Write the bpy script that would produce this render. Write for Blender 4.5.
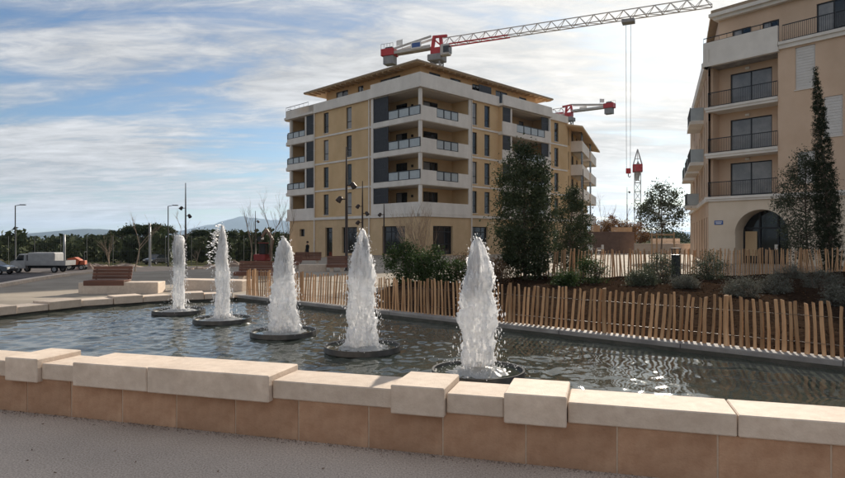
import bpy, bmesh, math, random
import numpy as np
from mathutils import Vector, Matrix, noise
from mathutils.geometry import delaunay_2d_cdt

random.seed(7)
RNG = np.random.default_rng(7)
R = math.radians
for o in list(bpy.data.objects):
    bpy.data.objects.remove(o, do_unlink=True)
SC = bpy.context.scene
COL = SC.collection

# ------------------------------------------------------------------ camera, sky, sun, exposure
CAMH = 1.6
cam_d = bpy.data.cameras.new('camera')
cam_d.sensor_width = 36.0
cam_d.lens = 26.0
cam_d.clip_start = 0.1
cam_d.clip_end = 60000
cam = bpy.data.objects.new('camera', cam_d)
cam.location = (0, 0, CAMH)
cam.rotation_euler = (R(90), 0, 0)
COL.objects.link(cam)
SC.camera = cam

SUN_AZ, SUN_EL = 21.0, 21.5          # degrees to the right of the view, above the horizon
sun_vec = Vector((math.sin(R(SUN_AZ)) * math.cos(R(SUN_EL)), math.cos(R(SUN_AZ)) * math.cos(R(SUN_EL)), math.sin(R(SUN_EL))))
sd = bpy.data.lights.new('sun', 'SUN')
sd.energy = 4.5
sd.angle = R(0.6)
sd.color = (1.0, 0.90, 0.76)
so = bpy.data.objects.new('sun', sd)
so.rotation_euler = sun_vec.to_track_quat('Z', 'Y').to_euler()
so.location = (20, 20, 60)
COL.objects.link(so)

W = bpy.data.worlds.new('World')
SC.world = W
W.use_nodes = True
nt = W.node_tree
nt.nodes.clear()


def nd(tree, t, **kw):
    n = tree.nodes.new(t)
    for k, v in kw.items():
        setattr(n, k, v)
    return n


def build_world():
    L = nt.links.new
    out = nd(nt, 'ShaderNodeOutputWorld')
    bg = nd(nt, 'ShaderNodeBackground')
    bg.inputs['Strength'].default_value = 0.1
    L(bg.outputs[0], out.inputs[0])
    sky = nd(nt, 'ShaderNodeTexSky', sky_type='NISHITA', sun_disc=False)
    sky.sun_elevation = R(SUN_EL)
    sky.sun_rotation = R(SUN_AZ)
    sky.air_density = 1.0
    sky.dust_density = 0.6
    sky.ozone_density = 1.5
    tc = nd(nt, 'ShaderNodeTexCoord')
    sep = nd(nt, 'ShaderNodeSeparateXYZ')
    L(tc.outputs['Generated'], sep.inputs[0])

    def math_(op, a, b=None, c=None):
        n = nd(nt, 'ShaderNodeMath', operation=op)
        for i, v in enumerate((a, b, c)):
            if v is None:
                continue
            if isinstance(v, (int, float)):
                n.inputs[i].default_value = v
            else:
                L(v, n.inputs[i])
        return n.outputs[0]
    z = math_('MAXIMUM', sep.outputs[2], 0.0)
    zz = math_('ADD', z, 0.11)
    px = math_('DIVIDE', sep.outputs[0], zz)
    py = math_('DIVIDE', sep.outputs[1], zz)
    comb = nd(nt, 'ShaderNodeCombineXYZ')
    L(px, comb.inputs[0])
    L(py, comb.inputs[1])

    def layer(loc, rot, scale, sc, det, rough, dist, off):
        m = nd(nt, 'ShaderNodeMapping')
        m.inputs['Location'].default_value = loc
        m.inputs['Rotation'].default_value = (0, 0, R(rot))
        m.inputs['Scale'].default_value = scale
        L(comb.outputs[0], m.inputs[0])
        n = nd(nt, 'ShaderNodeTexNoise', noise_dimensions='3D')
        n.inputs['Scale'].default_value = sc
        n.inputs['Detail'].default_value = det
        n.inputs['Roughness'].default_value = rough
        n.inputs['Distortion'].default_value = dist
        L(m.outputs[0], n.inputs['Vector'])
        return n.outputs['Fac']
    big = layer((3.1, 1.7, 0), 12, (0.8, 1.0, 1), 0.55, 3, 0.5, 0.3, 0)       # where the deck is thick
    band = layer((0.4, 5.2, 2), -14, (0.55, 1.5, 1), 0.9, 8, 0.62, 0.9, 0)    # long wisps
    fine = layer((7.7, 2.2, 5), 22, (0.9, 1.8, 1), 3.8, 9, 0.64, 0.5, 0)      # ripples
    a = math_('MULTIPLY', big, 0.85)
    b = math_('MULTIPLY_ADD', band, 0.75, a)
    c = math_('MULTIPLY_ADD', fine, 0.30, b)
    ramp = nd(nt, 'ShaderNodeMapRange', interpolation_type='SMOOTHSTEP')
    ramp.inputs['From Min'].default_value = 0.77
    ramp.inputs['From Max'].default_value = 1.02
    ramp.inputs['To Min'].default_value = 0.0
    ramp.inputs['To Max'].default_value = 1.0
    L(c, ramp.inputs['Value'])
    # sun side of the deck scatters more light forward
    dot = nd(nt, 'ShaderNodeVectorMath', operation='DOT_PRODUCT')
    L(tc.outputs['Generated'], dot.inputs[0])
    dot.inputs[1].default_value = sun_vec
    d0 = math_('MAXIMUM', dot.outputs['Value'], 0.0)
    glow = math_('POWER', d0, 12.0)
    shade = math_('MULTIPLY_ADD', fine, 0.95, math_('MULTIPLY', band, 1.05))
    shr = nd(nt, 'ShaderNodeMapRange')
    shr.inputs['From Min'].default_value = 0.65
    shr.inputs['From Max'].default_value = 1.3
    shr.inputs['To Min'].default_value = 0.50
    shr.inputs['To Max'].default_value = 1.20
    L(shade, shr.inputs['Value'])
    lum = math_('MULTIPLY', shr.outputs[0], math_('MULTIPLY_ADD', glow, 0.58, 0.97))
    lum10 = math_('MULTIPLY', lum, 3.75)
    ctint = nd(nt, 'ShaderNodeMix', data_type='RGBA')
    L(glow, ctint.inputs['Factor'])
    ctint.inputs['A'].default_value = (0.985, 1.0, 1.03, 1)
    ctint.inputs['B'].default_value = (1.05, 1.0, 0.92, 1)
    cmul = nd(nt, 'ShaderNodeVectorMath', operation='SCALE')
    L(ctint.outputs['Result'], cmul.inputs[0])
    L(lum10, cmul.inputs['Scale'])
    smul = nd(nt, 'ShaderNodeVectorMath', operation='MULTIPLY')
    L(sky.outputs[0], smul.inputs[0])
    smul.inputs[1].default_value = (0.34, 0.43, 0.53)
    mix = nd(nt, 'ShaderNodeMix', data_type='RGBA')
    L(ramp.outputs[0], mix.inputs['Factor'])
    L(smul.outputs[0], mix.inputs['A'])
    L(cmul.outputs[0], mix.inputs['B'])
    L(mix.outputs['Result'], bg.inputs['Color'])


build_world()
SC.view_settings.view_transform = 'Standard'
SC.view_settings.look = 'None'
SC.view_settings.exposure = 0.85
SC.view_settings.gamma = 1.0
SC.view_settings.use_curve_mapping = False
SC.render.engine = 'CYCLES'
SC.cycles.use_denoising = True
SC.cycles.max_bounces = 8
SC.cycles.diffuse_bounces = 5
SC.cycles.glossy_bounces = 3
SC.cycles.transmission_bounces = 4
SC.cycles.transparent_max_bounces = 6
SC.cycles.volume_bounces = 0
SC.cycles.caustics_reflective = False
SC.cycles.caustics_refractive = False
SC.cycles.sample_clamp_indirect = 6

# ------------------------------------------------------------------ materials
MATS = {}


def mat(name, c1, c2=None, scale=3.0, rough=0.7, bump=0.0, bscale=40.0, metal=0.0, spec=0.4, detail=6, c3=None,
        translucent=0.0, stretch=(1, 1, 1), contrast=(0.35, 0.65), rnd=0.0, coat=0.0, stain=None):
    m = bpy.data.materials.new(name)
    m.use_nodes = True
    t = m.node_tree
    L = t.links.new
    p = t.nodes['Principled BSDF']
    p.inputs['Roughness'].default_value = rough
    p.inputs['Metallic'].default_value = metal
    p.inputs['Specular IOR Level'].default_value = spec
    if coat:
        p.inputs['Coat Weight'].default_value = coat
        p.inputs['Coat Roughness'].default_value = 0.1
    c1 = tuple(c1) + (1,)
    col = None
    tc = nd(t, 'ShaderNodeTexCoord')
    mp = nd(t, 'ShaderNodeMapping')
    mp.inputs['Scale'].default_value = stretch
    L(tc.outputs['Object'], mp.inputs[0])
    if c2 is not None:
        n = nd(t, 'ShaderNodeTexNoise')
        n.inputs['Scale'].default_value = scale
        n.inputs['Detail'].default_value = detail
        n.inputs['Roughness'].default_value = 0.62
        L(mp.outputs[0], n.inputs['Vector'])
        r = nd(t, 'ShaderNodeValToRGB')
        r.color_ramp.elements[0].position = contrast[0]
        r.color_ramp.elements[1].position = contrast[1]
        r.color_ramp.elements[0].color = c1
        r.color_ramp.elements[1].color = tuple(c2) + (1,)
        if c3 is not None:
            e = r.color_ramp.elements.new((contrast[0] + contrast[1]) / 2)
            e.color = tuple(c3) + (1,)
        L(n.outputs['Fac'], r.inputs[0])
        col = r.outputs['Color']
    if stain is not None:      # large soft weather marks (scale, strength, stretch)
        mp2 = nd(t, 'ShaderNodeMapping')
        mp2.inputs['Scale'].default_value = stain[2]
        L(tc.outputs['Object'], mp2.inputs[0])
        n2 = nd(t, 'ShaderNodeTexNoise')
        n2.inputs['Scale'].default_value = stain[0]
        n2.inputs['Detail'].default_value = 5
        L(mp2.outputs[0], n2.inputs['Vector'])
        mr = nd(t, 'ShaderNodeMapRange')
        mr.inputs['From Min'].default_value = 0.35
        mr.inputs['From Max'].default_value = 0.7
        mr.inputs['To Min'].default_value = 1.0
        mr.inputs['To Max'].default_value = 1.0 - stain[1]
        L(n2.outputs['Fac'], mr.inputs['Value'])
        sc_ = nd(t, 'ShaderNodeVectorMath', operation='SCALE')
        if col is None:
            sc_.inputs[0].default_value = c1[:3]
        else:
            L(col, sc_.inputs[0])
        L(mr.outputs[0], sc_.inputs['Scale'])
        col = sc_.outputs[0]
    if rnd:
        oi = nd(t, 'ShaderNodeObjectInfo')
        mr = nd(t, 'ShaderNodeMapRange')
        mr.inputs['To Min'].default_value = 1 - rnd
        mr.inputs['To Max'].default_value = 1 + rnd
        L(oi.outputs['Random'], mr.inputs['Value'])
        sc_ = nd(t, 'ShaderNodeVectorMath', operation='SCALE')
        if col is None:
            sc_.inputs[0].default_value = c1[:3]
        else:
            L(col, sc_.inputs[0])
        L(mr.outputs[0], sc_.inputs['Scale'])
        col = sc_.outputs[0]
    if col is None:
        p.inputs['Base Color'].default_value = c1
    else:
        L(col, p.inputs['Base Color'])
    if bump:
        n = nd(t, 'ShaderNodeTexNoise')
        n.inputs['Scale'].default_value = bscale
        n.inputs['Detail'].default_value = 5
        L(mp.outputs[0], n.inputs['Vector'])
        b = nd(t, 'ShaderNodeBump')
        b.inputs['Strength'].default_value = bump
        b.inputs['Distance'].default_value = 0.02
        L(n.outputs['Fac'], b.inputs['Height'])
        L(b.outputs[0], p.inputs['Normal'])
    if translucent:
        tr = nd(t, 'ShaderNodeBsdfTranslucent')
        if col is None:
            tr.inputs[0].default_value = c1
        else:
            L(col, tr.inputs[0])
        mx = nd(t, 'ShaderNodeMixShader')
        mx.inputs[0].default_value = translucent
        L(p.outputs[0], mx.inputs[1])
        L(tr.outputs[0], mx.inputs[2])
        L(mx.outputs[0], t.nodes['Material Output'].inputs['Surface'])
    MATS[name] = m
    return m


mat('earth', (0.10, 0.085, 0.055), (0.07, 0.085, 0.035), 0.05, 0.95, 0.3, 3, spec=0.0)
mat('bark_chip', (0.05, 0.03, 0.018), (0.10, 0.062, 0.038), 30, 0.95, spec=0.0)
mat('aggregate', (0.41, 0.33, 0.275), (0.75, 0.645, 0.555), 75, 0.95, 0.55, 120, detail=6, contrast=(0.36, 0.64), spec=0.05,
    stain=(0.7, 0.24, (1, 1, 1)))
mat('paving', (0.33, 0.285, 0.235), (0.40, 0.35, 0.29), 1.2, 0.9, 0.2, 30, spec=0.05, stain=(0.25, 0.25, (1, 1, 1)))
mat('asphalt', (0.10, 0.09, 0.09), (0.15, 0.135, 0.13), 0.35, 0.95, 0.3, 60, spec=0.05)
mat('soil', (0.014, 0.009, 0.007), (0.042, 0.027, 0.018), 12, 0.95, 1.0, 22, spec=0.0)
mat('limestone', (0.62, 0.50, 0.40), (0.73, 0.61, 0.50), 11, 0.8, 0.22, 90, spec=0.2, rnd=0.07, stain=(2.5, 0.17, (1, 1, 1)))
mat('tile', (0.48, 0.275, 0.168), (0.61, 0.38, 0.245), 6, 0.85, 0.3, 70, spec=0.15, rnd=0.12, stain=(1.3, 0.36, (1, 1, 1.6)))
mat('mortar', (0.62, 0.48, 0.36), (0.52, 0.40, 0.30), 20, 0.9, 0.2, 60, spec=0.2)
mat('concrete', (0.30, 0.28, 0.27), (0.40, 0.38, 0.36), 3, 0.85, 0.3, 40, spec=0.25, stain=(2.0, 0.35, (1, 1, 1)))
mat('pool_floor', (0.14, 0.14, 0.12), (0.2, 0.2, 0.17), 2, 0.9)
mat('stake', (0.37, 0.195, 0.095), (0.68, 0.45, 0.27), 10, 0.85, 0.6, 40, spec=0.15, stretch=(1, 1, 0.10), rnd=0.32)
mat('wire', (0.12, 0.10, 0.09), rough=0.5, metal=0.8)
mat('facade', (0.635, 0.44, 0.245), (0.70, 0.50, 0.29), 0.7, 0.9, 0.2, 25, spec=0.15, stain=(0.35, 0.14, (1, 1, 0.35)))
mat('facade_stone', (0.61, 0.44, 0.265), (0.68, 0.50, 0.31), 1.0, 0.85, 0.2, 25, spec=0.15, stain=(0.4, 0.16, (1, 1, 0.4)))
mat('attic', (0.58, 0.34, 0.16), (0.66, 0.41, 0.20), 0.8, 0.85, 0.15, 20, spec=0.2)
mat('facade_peach', (0.64, 0.46, 0.33), (0.70, 0.52, 0.385), 0.6, 0.9, 0.2, 25, spec=0.15, stain=(0.4, 0.14, (1, 1, 0.35)))
mat('facade_cream', (0.64, 0.53, 0.41), (0.70, 0.59, 0.47), 0.8, 0.88, 0.2, 25, spec=0.15)
mat('white_trim', (0.74, 0.69, 0.63), (0.80, 0.75, 0.69), 1.5, 0.8, 0.08, 20, spec=0.2, stain=(0.8, 0.14, (1, 1, 0.3)))
mat('soffit', (0.56, 0.49, 0.41), (0.60, 0.53, 0.45), 1.5, 0.9)
mat('dark_metal', (0.030, 0.032, 0.036), rough=0.45, metal=0.3)
mat('screen', (0.035, 0.038, 0.045), (0.05, 0.052, 0.06), 3, rough=0.5, metal=0.2)
mat('glass', (0.012, 0.016, 0.020), rough=0.06, spec=0.6)
mat('glass_curtain', (0.30, 0.29, 0.28), (0.20, 0.20, 0.20), 1.1, rough=0.12, spec=0.6)
mat('panel_glass', (0.36, 0.40, 0.42), (0.42, 0.46, 0.47), 2, rough=0.25, spec=0.6)
mat('shutter', (0.60, 0.57, 0.54), (0.66, 0.63, 0.6), 2, rough=0.6)
mat('roof_tile', (0.30, 0.22, 0.15), (0.38, 0.28, 0.19), 5, 0.85)
mat('eave', (0.52, 0.36, 0.21), (0.60, 0.43, 0.26), 2, 0.8)
mat('lamp_metal', (0.05, 0.035, 0.03), rough=0.5, metal=0.4)
mat('galv', (0.33, 0.34, 0.35), rough=0.5, metal=0.6)
mat('fence_steel', (0.07, 0.075, 0.07), rough=0.6, metal=0.3)
mat('bench_wood', (0.13, 0.058, 0.038), (0.20, 0.09, 0.06), 8, 0.6, 0.2, 40, stretch=(0.15, 1, 1), rnd=0.15)
mat('leaf_oak', (0.036, 0.050, 0.026), (0.095, 0.115, 0.062), 5, 0.7, spec=0.08, translucent=0.15, detail=2)
mat('leaf_olive', (0.060, 0.072, 0.046), (0.125, 0.14, 0.095), 6, 0.7, spec=0.08, translucent=0.18, detail=2)
mat('leaf_bush', (0.028, 0.048, 0.016), (0.07, 0.11, 0.04), 6, 0.7, spec=0.12, translucent=0.22, detail=2)
mat('leaf_lavender', (0.10, 0.10, 0.078), (0.21, 0.21, 0.175), 8, 0.8, spec=0.05, translucent=0.1, detail=2)
mat('leaf_cypress', (0.034, 0.042, 0.028), (0.065, 0.078, 0.048), 6, 0.8, spec=0.03, translucent=0.08, detail=2)
mat('leaf_wood', (0.028, 0.042, 0.020), (0.075, 0.088, 0.040), 0.15, 0.8, spec=0.05, translucent=0.1, detail=3)
mat('leaf_brown', (0.16, 0.075, 0.03), (0.26, 0.14, 0.06), 3, 0.7, spec=0.12, translucent=0.2, detail=2)
mat('leaf_russet', (0.10, 0.055, 0.03), (0.18, 0.11, 0.06), 6, 0.7, spec=0.12, translucent=0.15, detail=2)
mat('bark', (0.10, 0.075, 0.055), (0.17, 0.13, 0.10), 12, 0.9, 0.5, 30, stretch=(1, 1, 0.3))
mat('bark_pale', (0.24, 0.18, 0.13), (0.34, 0.26, 0.19), 12, 0.9, 0.4, 30, stretch=(1, 1, 0.3))
mat('timber', (0.36, 0.24, 0.14), (0.46, 0.32, 0.20), 6, 0.8, stretch=(1, 1, 0.2))
mat('hoarding', (0.20, 0.13, 0.10), (0.26, 0.175, 0.135), 2, 0.6)
mat('wet_concrete', (0.05, 0.052, 0.042), (0.10, 0.095, 0.08), 4, 0.5, 0.3, 30)
mat('crane_red', (0.52, 0.045, 0.05), (0.42, 0.03, 0.035), 1, 0.5)
mat('crane_white', (0.55, 0.53, 0.52), (0.45, 0.42, 0.40), 1, 0.5)
mat('crane_grey', (0.22, 0.22, 0.24), (0.30, 0.30, 0.31), 1, 0.7)
mat('sign_blue', (0.05, 0.11, 0.32), rough=0.5)
mat('sign_white', (0.70, 0.70, 0.70), rough=0.5)
mat('truck_paint', (0.34, 0.34, 0.34), (0.29, 0.29, 0.29), 1.5, 0.4, coat=0.3)
mat('tarp', (0.28, 0.28, 0.28), (0.36, 0.36, 0.36), 1.5, 0.7)
mat('tyre', (0.02, 0.02, 0.02), rough=0.85)
mat('car_dark', (0.02, 0.022, 0.028), rough=0.25, coat=0.6)
mat('lamp_glass', (0.75, 0.75, 0.70), rough=0.2)
mat('orange', (0.42, 0.09, 0.03), (0.34, 0.075, 0.03), 2, 0.6)
mat('red_paint', (0.24, 0.03, 0.028), (0.19, 0.028, 0.025), 2, 0.6)
mat('rubble', (0.20, 0.15, 0.12), (0.32, 0.25, 0.20), 3, 0.95, 0.5, 10)
mat('cloth_dark', (0.012, 0.012, 0.016), rough=0.9)
mat('skin', (0.42, 0.25, 0.18), rough=0.6)
mat('hair', (0.02, 0.014, 0.01), rough=0.7)
mat('plastic_white', (0.7, 0.7, 0.7), rough=0.5)
mat('hill_far', (0.045, 0.06, 0.06), (0.06, 0.07, 0.065), 0.002, 0.95, spec=0.0)
mat('tray', (0.045, 0.045, 0.045), (0.09, 0.088, 0.085), 9, 0.35, spec=0.5)
mat('brass', (0.30, 0.20, 0.10), rough=0.35, metal=0.9)


def make_water():
    m = bpy.data.materials.new('pool_water')
    m.use_nodes = True
    t = m.node_tree
    p = t.nodes['Principled BSDF']
    p.inputs['Base Color'].default_value = (0.060, 0.068, 0.054, 1)
    p.inputs['Roughness'].default_value = 0.035
    p.inputs['IOR'].default_value = 1.333
    p.inputs['Specular IOR Level'].default_value = 0.5
    tc = nd(t, 'ShaderNodeTexCoord')
    n = nd(t, 'ShaderNodeTexNoise')
    n.inputs['Scale'].default_value = 14
    n.inputs['Detail'].default_value = 4
    t.links.new(tc.outputs['Object'], n.inputs['Vector'])
    b = nd(t, 'ShaderNodeBump')
    b.inputs['Strength'].default_value = 0.16
    b.inputs['Distance'].default_value = 0.012
    t.links.new(n.outputs['Fac'], b.inputs['Height'])
    t.links.new(b.outputs[0], p.inputs['Normal'])
    MATS['pool_water'] = m
    for nm, sss in (('foam', True), ('spray_drops', False)):
        m = bpy.data.materials.new(nm)
        m.use_nodes = True
        t = m.node_tree
        p = t.nodes['Principled BSDF']
        p.inputs['Base Color'].default_value = (0.97, 0.97, 0.97, 1)
        p.inputs['Roughness'].default_value = 0.35
        if sss:
            p.inputs['Subsurface Weight'].default_value = 1.0
            p.inputs['Subsurface Radius'].default_value = (1, 1, 1)
            p.inputs['Subsurface Scale'].default_value = 0.14
        tr = nd(t, 'ShaderNodeBsdfTranslucent')
        tr.inputs[0].default_value = (0.97, 0.97, 0.98, 1)
        tp = nd(t, 'ShaderNodeBsdfTransparent')
        mx = nd(t, 'ShaderNodeMixShader')
        mx.inputs[0].default_value = 0.50 if sss else 0.65
        t.links.new(p.outputs[0], mx.inputs[1])
        t.links.new(tr.outputs[0], mx.inputs[2])
        if sss:
            tc = nd(t, 'ShaderNodeTexCoord')
            mp = nd(t, 'ShaderNodeMapping')
            mp.inputs['Scale'].default_value = (1, 1, 0.28)
            t.links.new(tc.outputs['Object'], mp.inputs[0])
            n = nd(t, 'ShaderNodeTexNoise')
            n.inputs['Scale'].default_value = 24
            n.inputs['Detail'].default_value = 5
            t.links.new(mp.outputs[0], n.inputs['Vector'])
            sp = nd(t, 'ShaderNodeSeparateXYZ')
            t.links.new(tc.outputs['Object'], sp.inputs[0])
            fall = nd(t, 'ShaderNodeMapRange')          # the falling water thins out towards the tray
            fall.inputs['From Min'].default_value = 0.0
            fall.inputs['From Max'].default_value = 0.8
            fall.inputs['To Min'].default_value = 0.10
            fall.inputs['To Max'].default_value = 0.0
            t.links.new(sp.outputs[2], fall.inputs['Value'])
            ad = nd(t, 'ShaderNodeMath', operation='ADD')
            t.links.new(n.outputs['Fac'], ad.inputs[0])
            t.links.new(fall.outputs[0], ad.inputs[1])
            r = nd(t, 'ShaderNodeMapRange')
            r.inputs['From Min'].default_value = 0.58
            r.inputs['From Max'].default_value = 0.70
            r.inputs['To Min'].default_value = 0.0
            r.inputs['To Max'].default_value = 0.45
            t.links.new(ad.outputs[0], r.inputs['Value'])
            mx2 = nd(t, 'ShaderNodeMixShader')
            t.links.new(r.outputs[0], mx2.inputs[0])
            t.links.new(mx.outputs[0], mx2.inputs[1])
            t.links.new(tp.outputs[0], mx2.inputs[2])
            t.links.new(mx2.outputs[0], t.nodes['Material Output'].inputs['Surface'])
        else:
            t.links.new(mx.outputs[0], t.nodes['Material Output'].inputs['Surface'])
        MATS[nm] = m


make_water()

# ------------------------------------------------------------------ mesh helpers


class MB:
    def __init__(s):
        s.V, s.F = [], []

    def add(s, vs, fs):
        b = len(s.V)
        s.V.extend([tuple(v) for v in vs])
        s.F.extend([tuple(i + b for i in f) for f in fs])
        return s

    def box(s, x0, x1, y0, y1, z0, z1):
        return s.add([(x0, y0, z0), (x1, y0, z0), (x1, y1, z0), (x0, y1, z0), (x0, y0, z1), (x1, y0, z1), (x1, y1, z1), (x0, y1, z1)],
                     [(0, 3, 2, 1), (4, 5, 6, 7), (0, 1, 5, 4), (1, 2, 6, 5), (2, 3, 7, 6), (3, 0, 4, 7)])

    def fbox(s, fr, a0, a1, b0, b1, z0, z1):
        P = [fr(a, b, z) for z in (z0, z1) for a, b in ((a0, b0), (a1, b0), (a1, b1), (a0, b1))]
        return s.add(P, [(0, 3, 2, 1), (4, 5, 6, 7), (0, 1, 5, 4), (1, 2, 6, 5), (2, 3, 7, 6), (3, 0, 4, 7)])

    def prism(s, poly, z0, z1):
        n = len(poly)
        V = [(p[0], p[1], z0) for p in poly] + [(p[0], p[1], z1) for p in poly]
        F = [tuple(range(n - 1, -1, -1)), tuple(range(n, 2 * n))] + [(i, (i + 1) % n, n + (i + 1) % n, n + i) for i in range(n)]
        return s.add(V, F)

    def bar(s, p, q, w, h=None):
        """square bar between two points"""
        h = h or w
        p, q = Vector(p), Vector(q)
        d = (q - p).normalized()
        up = Vector((0, 0, 1)) if abs(d.z) < 0.95 else Vector((1, 0, 0))
        x = d.cross(up).normalized() * w / 2
        y = x.cross(d).normalized() * h / 2
        P = [c + e for c in (p, q) for e in (-x - y, x - y, x + y, -x + y)]
        return s.add(P, [(0, 3, 2, 1), (4, 5, 6, 7), (0, 1, 5, 4), (1, 2, 6, 5), (2, 3, 7, 6), (3, 0, 4, 7)])

    def tube(s, pts, rad, n=6):
        pts = [Vector(p) for p in pts]
        b = len(s.V)
        for i, p in enumerate(pts):
            d = (pts[min(i + 1, len(pts) - 1)] - pts[max(i - 1, 0)])
            d = d.normalized() if d.length > 1e-9 else Vector((0, 0, 1))
            up = Vector((1, 0, 0)) if abs(d.x) < 0.9 else Vector((0, 1, 0))
            x = d.cross(up).normalized()
            y = d.cross(x).normalized()
            r = rad[i] if isinstance(rad, (list, tuple)) else rad
            for k in range(n):
                a = 2 * math.pi * k / n
                s.V.append(tuple(p + x * (r * math.cos(a)) + y * (r * math.sin(a))))
        for i in range(len(pts) - 1):
            for k in range(n):
                s.F.append((b + i * n + k, b + i * n + (k + 1) % n, b + (i + 1) * n + (k + 1) % n, b + (i + 1) * n + k))
        s.F.append(tuple(b + k for k in range(n)))
        s.F.append(tuple(b + (len(pts) - 1) * n + n - 1 - k for k in range(n)))
        return s

    def lathe(s, prof, n=32, c=(0, 0, 0)):
        b = len(s.V)
        for r, z in prof:
            for k in range(n):
                a = 2 * math.pi * k / n
                s.V.append((c[0] + r * math.cos(a), c[1] + r * math.sin(a), c[2] + z))
        for i in range(len(prof) - 1):
            for k in range(n):
                s.F.append((b + i * n + k, b + i * n + (k + 1) % n, b + (i + 1) * n + (k + 1) % n, b + (i + 1) * n + k))
        return s

    def build(s, name, m, parent=None, loc=None, rot=None, smooth=False, bevel=0.0):
        me = bpy.data.meshes.new(name)
        me.from_pydata(s.V, [], s.F)
        if bevel:
            bm = bmesh.new()
            bm.from_mesh(me)
            bmesh.ops.remove_doubles(bm, verts=bm.verts, dist=1e-5)
            bmesh.ops.bevel(bm, geom=list(bm.edges), offset=bevel, segments=1, affect='EDGES', profile=0.5)
            bm.to_mesh(me)
            bm.free()
        return link(name, me, m, parent, loc, rot, smooth)


def link(name, me, m, parent=None, loc=None, rot=None, smooth=False):
    if m:
        me.materials.append(MATS[m])
    if smooth:
        me.polygons.foreach_set('use_smooth', [True] * len(me.polygons))
    me.update()
    o = bpy.data.objects.new(name, me)
    COL.objects.link(o)
    if parent is not None:
        o.parent = parent
    if loc is not None:
        o.location = loc
    if rot is not None:
        o.rotation_euler = rot
    return o


def tag(o, label=None, cat=None, group=None, kind=None):
    if label:
        o['label'] = label
    if cat:
        o['category'] = cat
    if group:
        o['group'] = group
    if kind:
        o['kind'] = kind
    return o


def thing(name, label, cat, loc=(0, 0, 0), rz=0.0, group=None):
    o = bpy.data.objects.new(name, None)
    COL.objects.link(o)
    o.location = loc
    o.rotation_euler = (0, 0, rz)
    return tag(o, label, cat, group)


def copy_of(o, name, parent, loc=None, rot=None, scale=None):
    c = o.copy()
    c.name = name
    COL.objects.link(c)
    c.parent = parent
    if loc is not None:
        c.location = loc
    if rot is not None:
        c.rotation_euler = rot
    if scale is not None:
        c.scale = scale
    return c


def copy_tree(o, parent=None):
    c = o.copy()
    COL.objects.link(c)
    c.parent = parent
    for ch in list(o.children):
        copy_tree(ch, c)
    return c


def inst(name, me, parent, loc, rot=(0, 0, 0), scale=(1, 1, 1)):
    o = bpy.data.objects.new(name, me)
    COL.objects.link(o)
    o.parent = parent
    o.location = loc
    o.rotation_euler = rot
    o.scale = scale
    return o


def np_quads(name, Q, m, parent=None, loc=None):
    """Q: (N,4,3) array of quads"""
    n = len(Q)
    me = bpy.data.meshes.new(name)
    me.vertices.add(n * 4)
    me.vertices.foreach_set('co', np.ascontiguousarray(Q, dtype=np.float32).ravel())
    me.loops.add(n * 4)
    me.loops.foreach_set('vertex_index', np.arange(n * 4, dtype=np.int32))
    me.polygons.add(n)
    me.polygons.foreach_set('loop_start', np.arange(0, n * 4, 4, dtype=np.int32))
    me.update(calc_edges=True)
    return link(name, me, m, parent, loc)


def leaf_quads(P, size, rng, aspect=0.55, jitter=0.35):
    """random leaf-sized diamonds at P (N,3)"""
    n = len(P)
    d = rng.normal(size=(n, 3))
    d /= np.linalg.norm(d, axis=1)[:, None]
    e = rng.normal(size=(n, 3))
    e -= (e * d).sum(1)[:, None] * d
    e /= np.linalg.norm(e, axis=1)[:, None]
    s = (size * (1 + jitter * rng.uniform(-1, 1, n)))[:, None]
    bend = np.cross(d, e) * s * 0.18
    return np.stack([P - d * s * 0.5, P + e * s * aspect * 0.5 + bend, P + d * s * 0.5, P - e * s * aspect * 0.5 + bend], 1)


def smooth(a, b, x):
    t = np.clip((x - a) / (b - a), 0, 1)
    return t * t * (3 - 2 * t)


def tz(x, y):
    """terrain height: the land falls away to the left beyond the square"""
    kx = smooth(-5.0, -26.0, x)
    return -2.0 * kx * smooth(22, 62, y) - 2.0 * kx * smooth(75, 160, y)


def tzf(x, y):
    return float(tz(np.float64(x), np.float64(y)))


def pt(px, d, z=None, py=None):
    """a photo column at a known depth -> x (and height)"""
    return (px - 422.5) / 610.0 * d


def inside(poly, x, y):
    c = False
    n = len(poly)
    for i in range(n):
        x1, y1 = poly[i]
        x2, y2 = poly[(i + 1) % n]
        if (y1 > y) != (y2 > y) and x < (x2 - x1) * (y - y1) / (y2 - y1) + x1:
            c = not c
    return c


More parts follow.
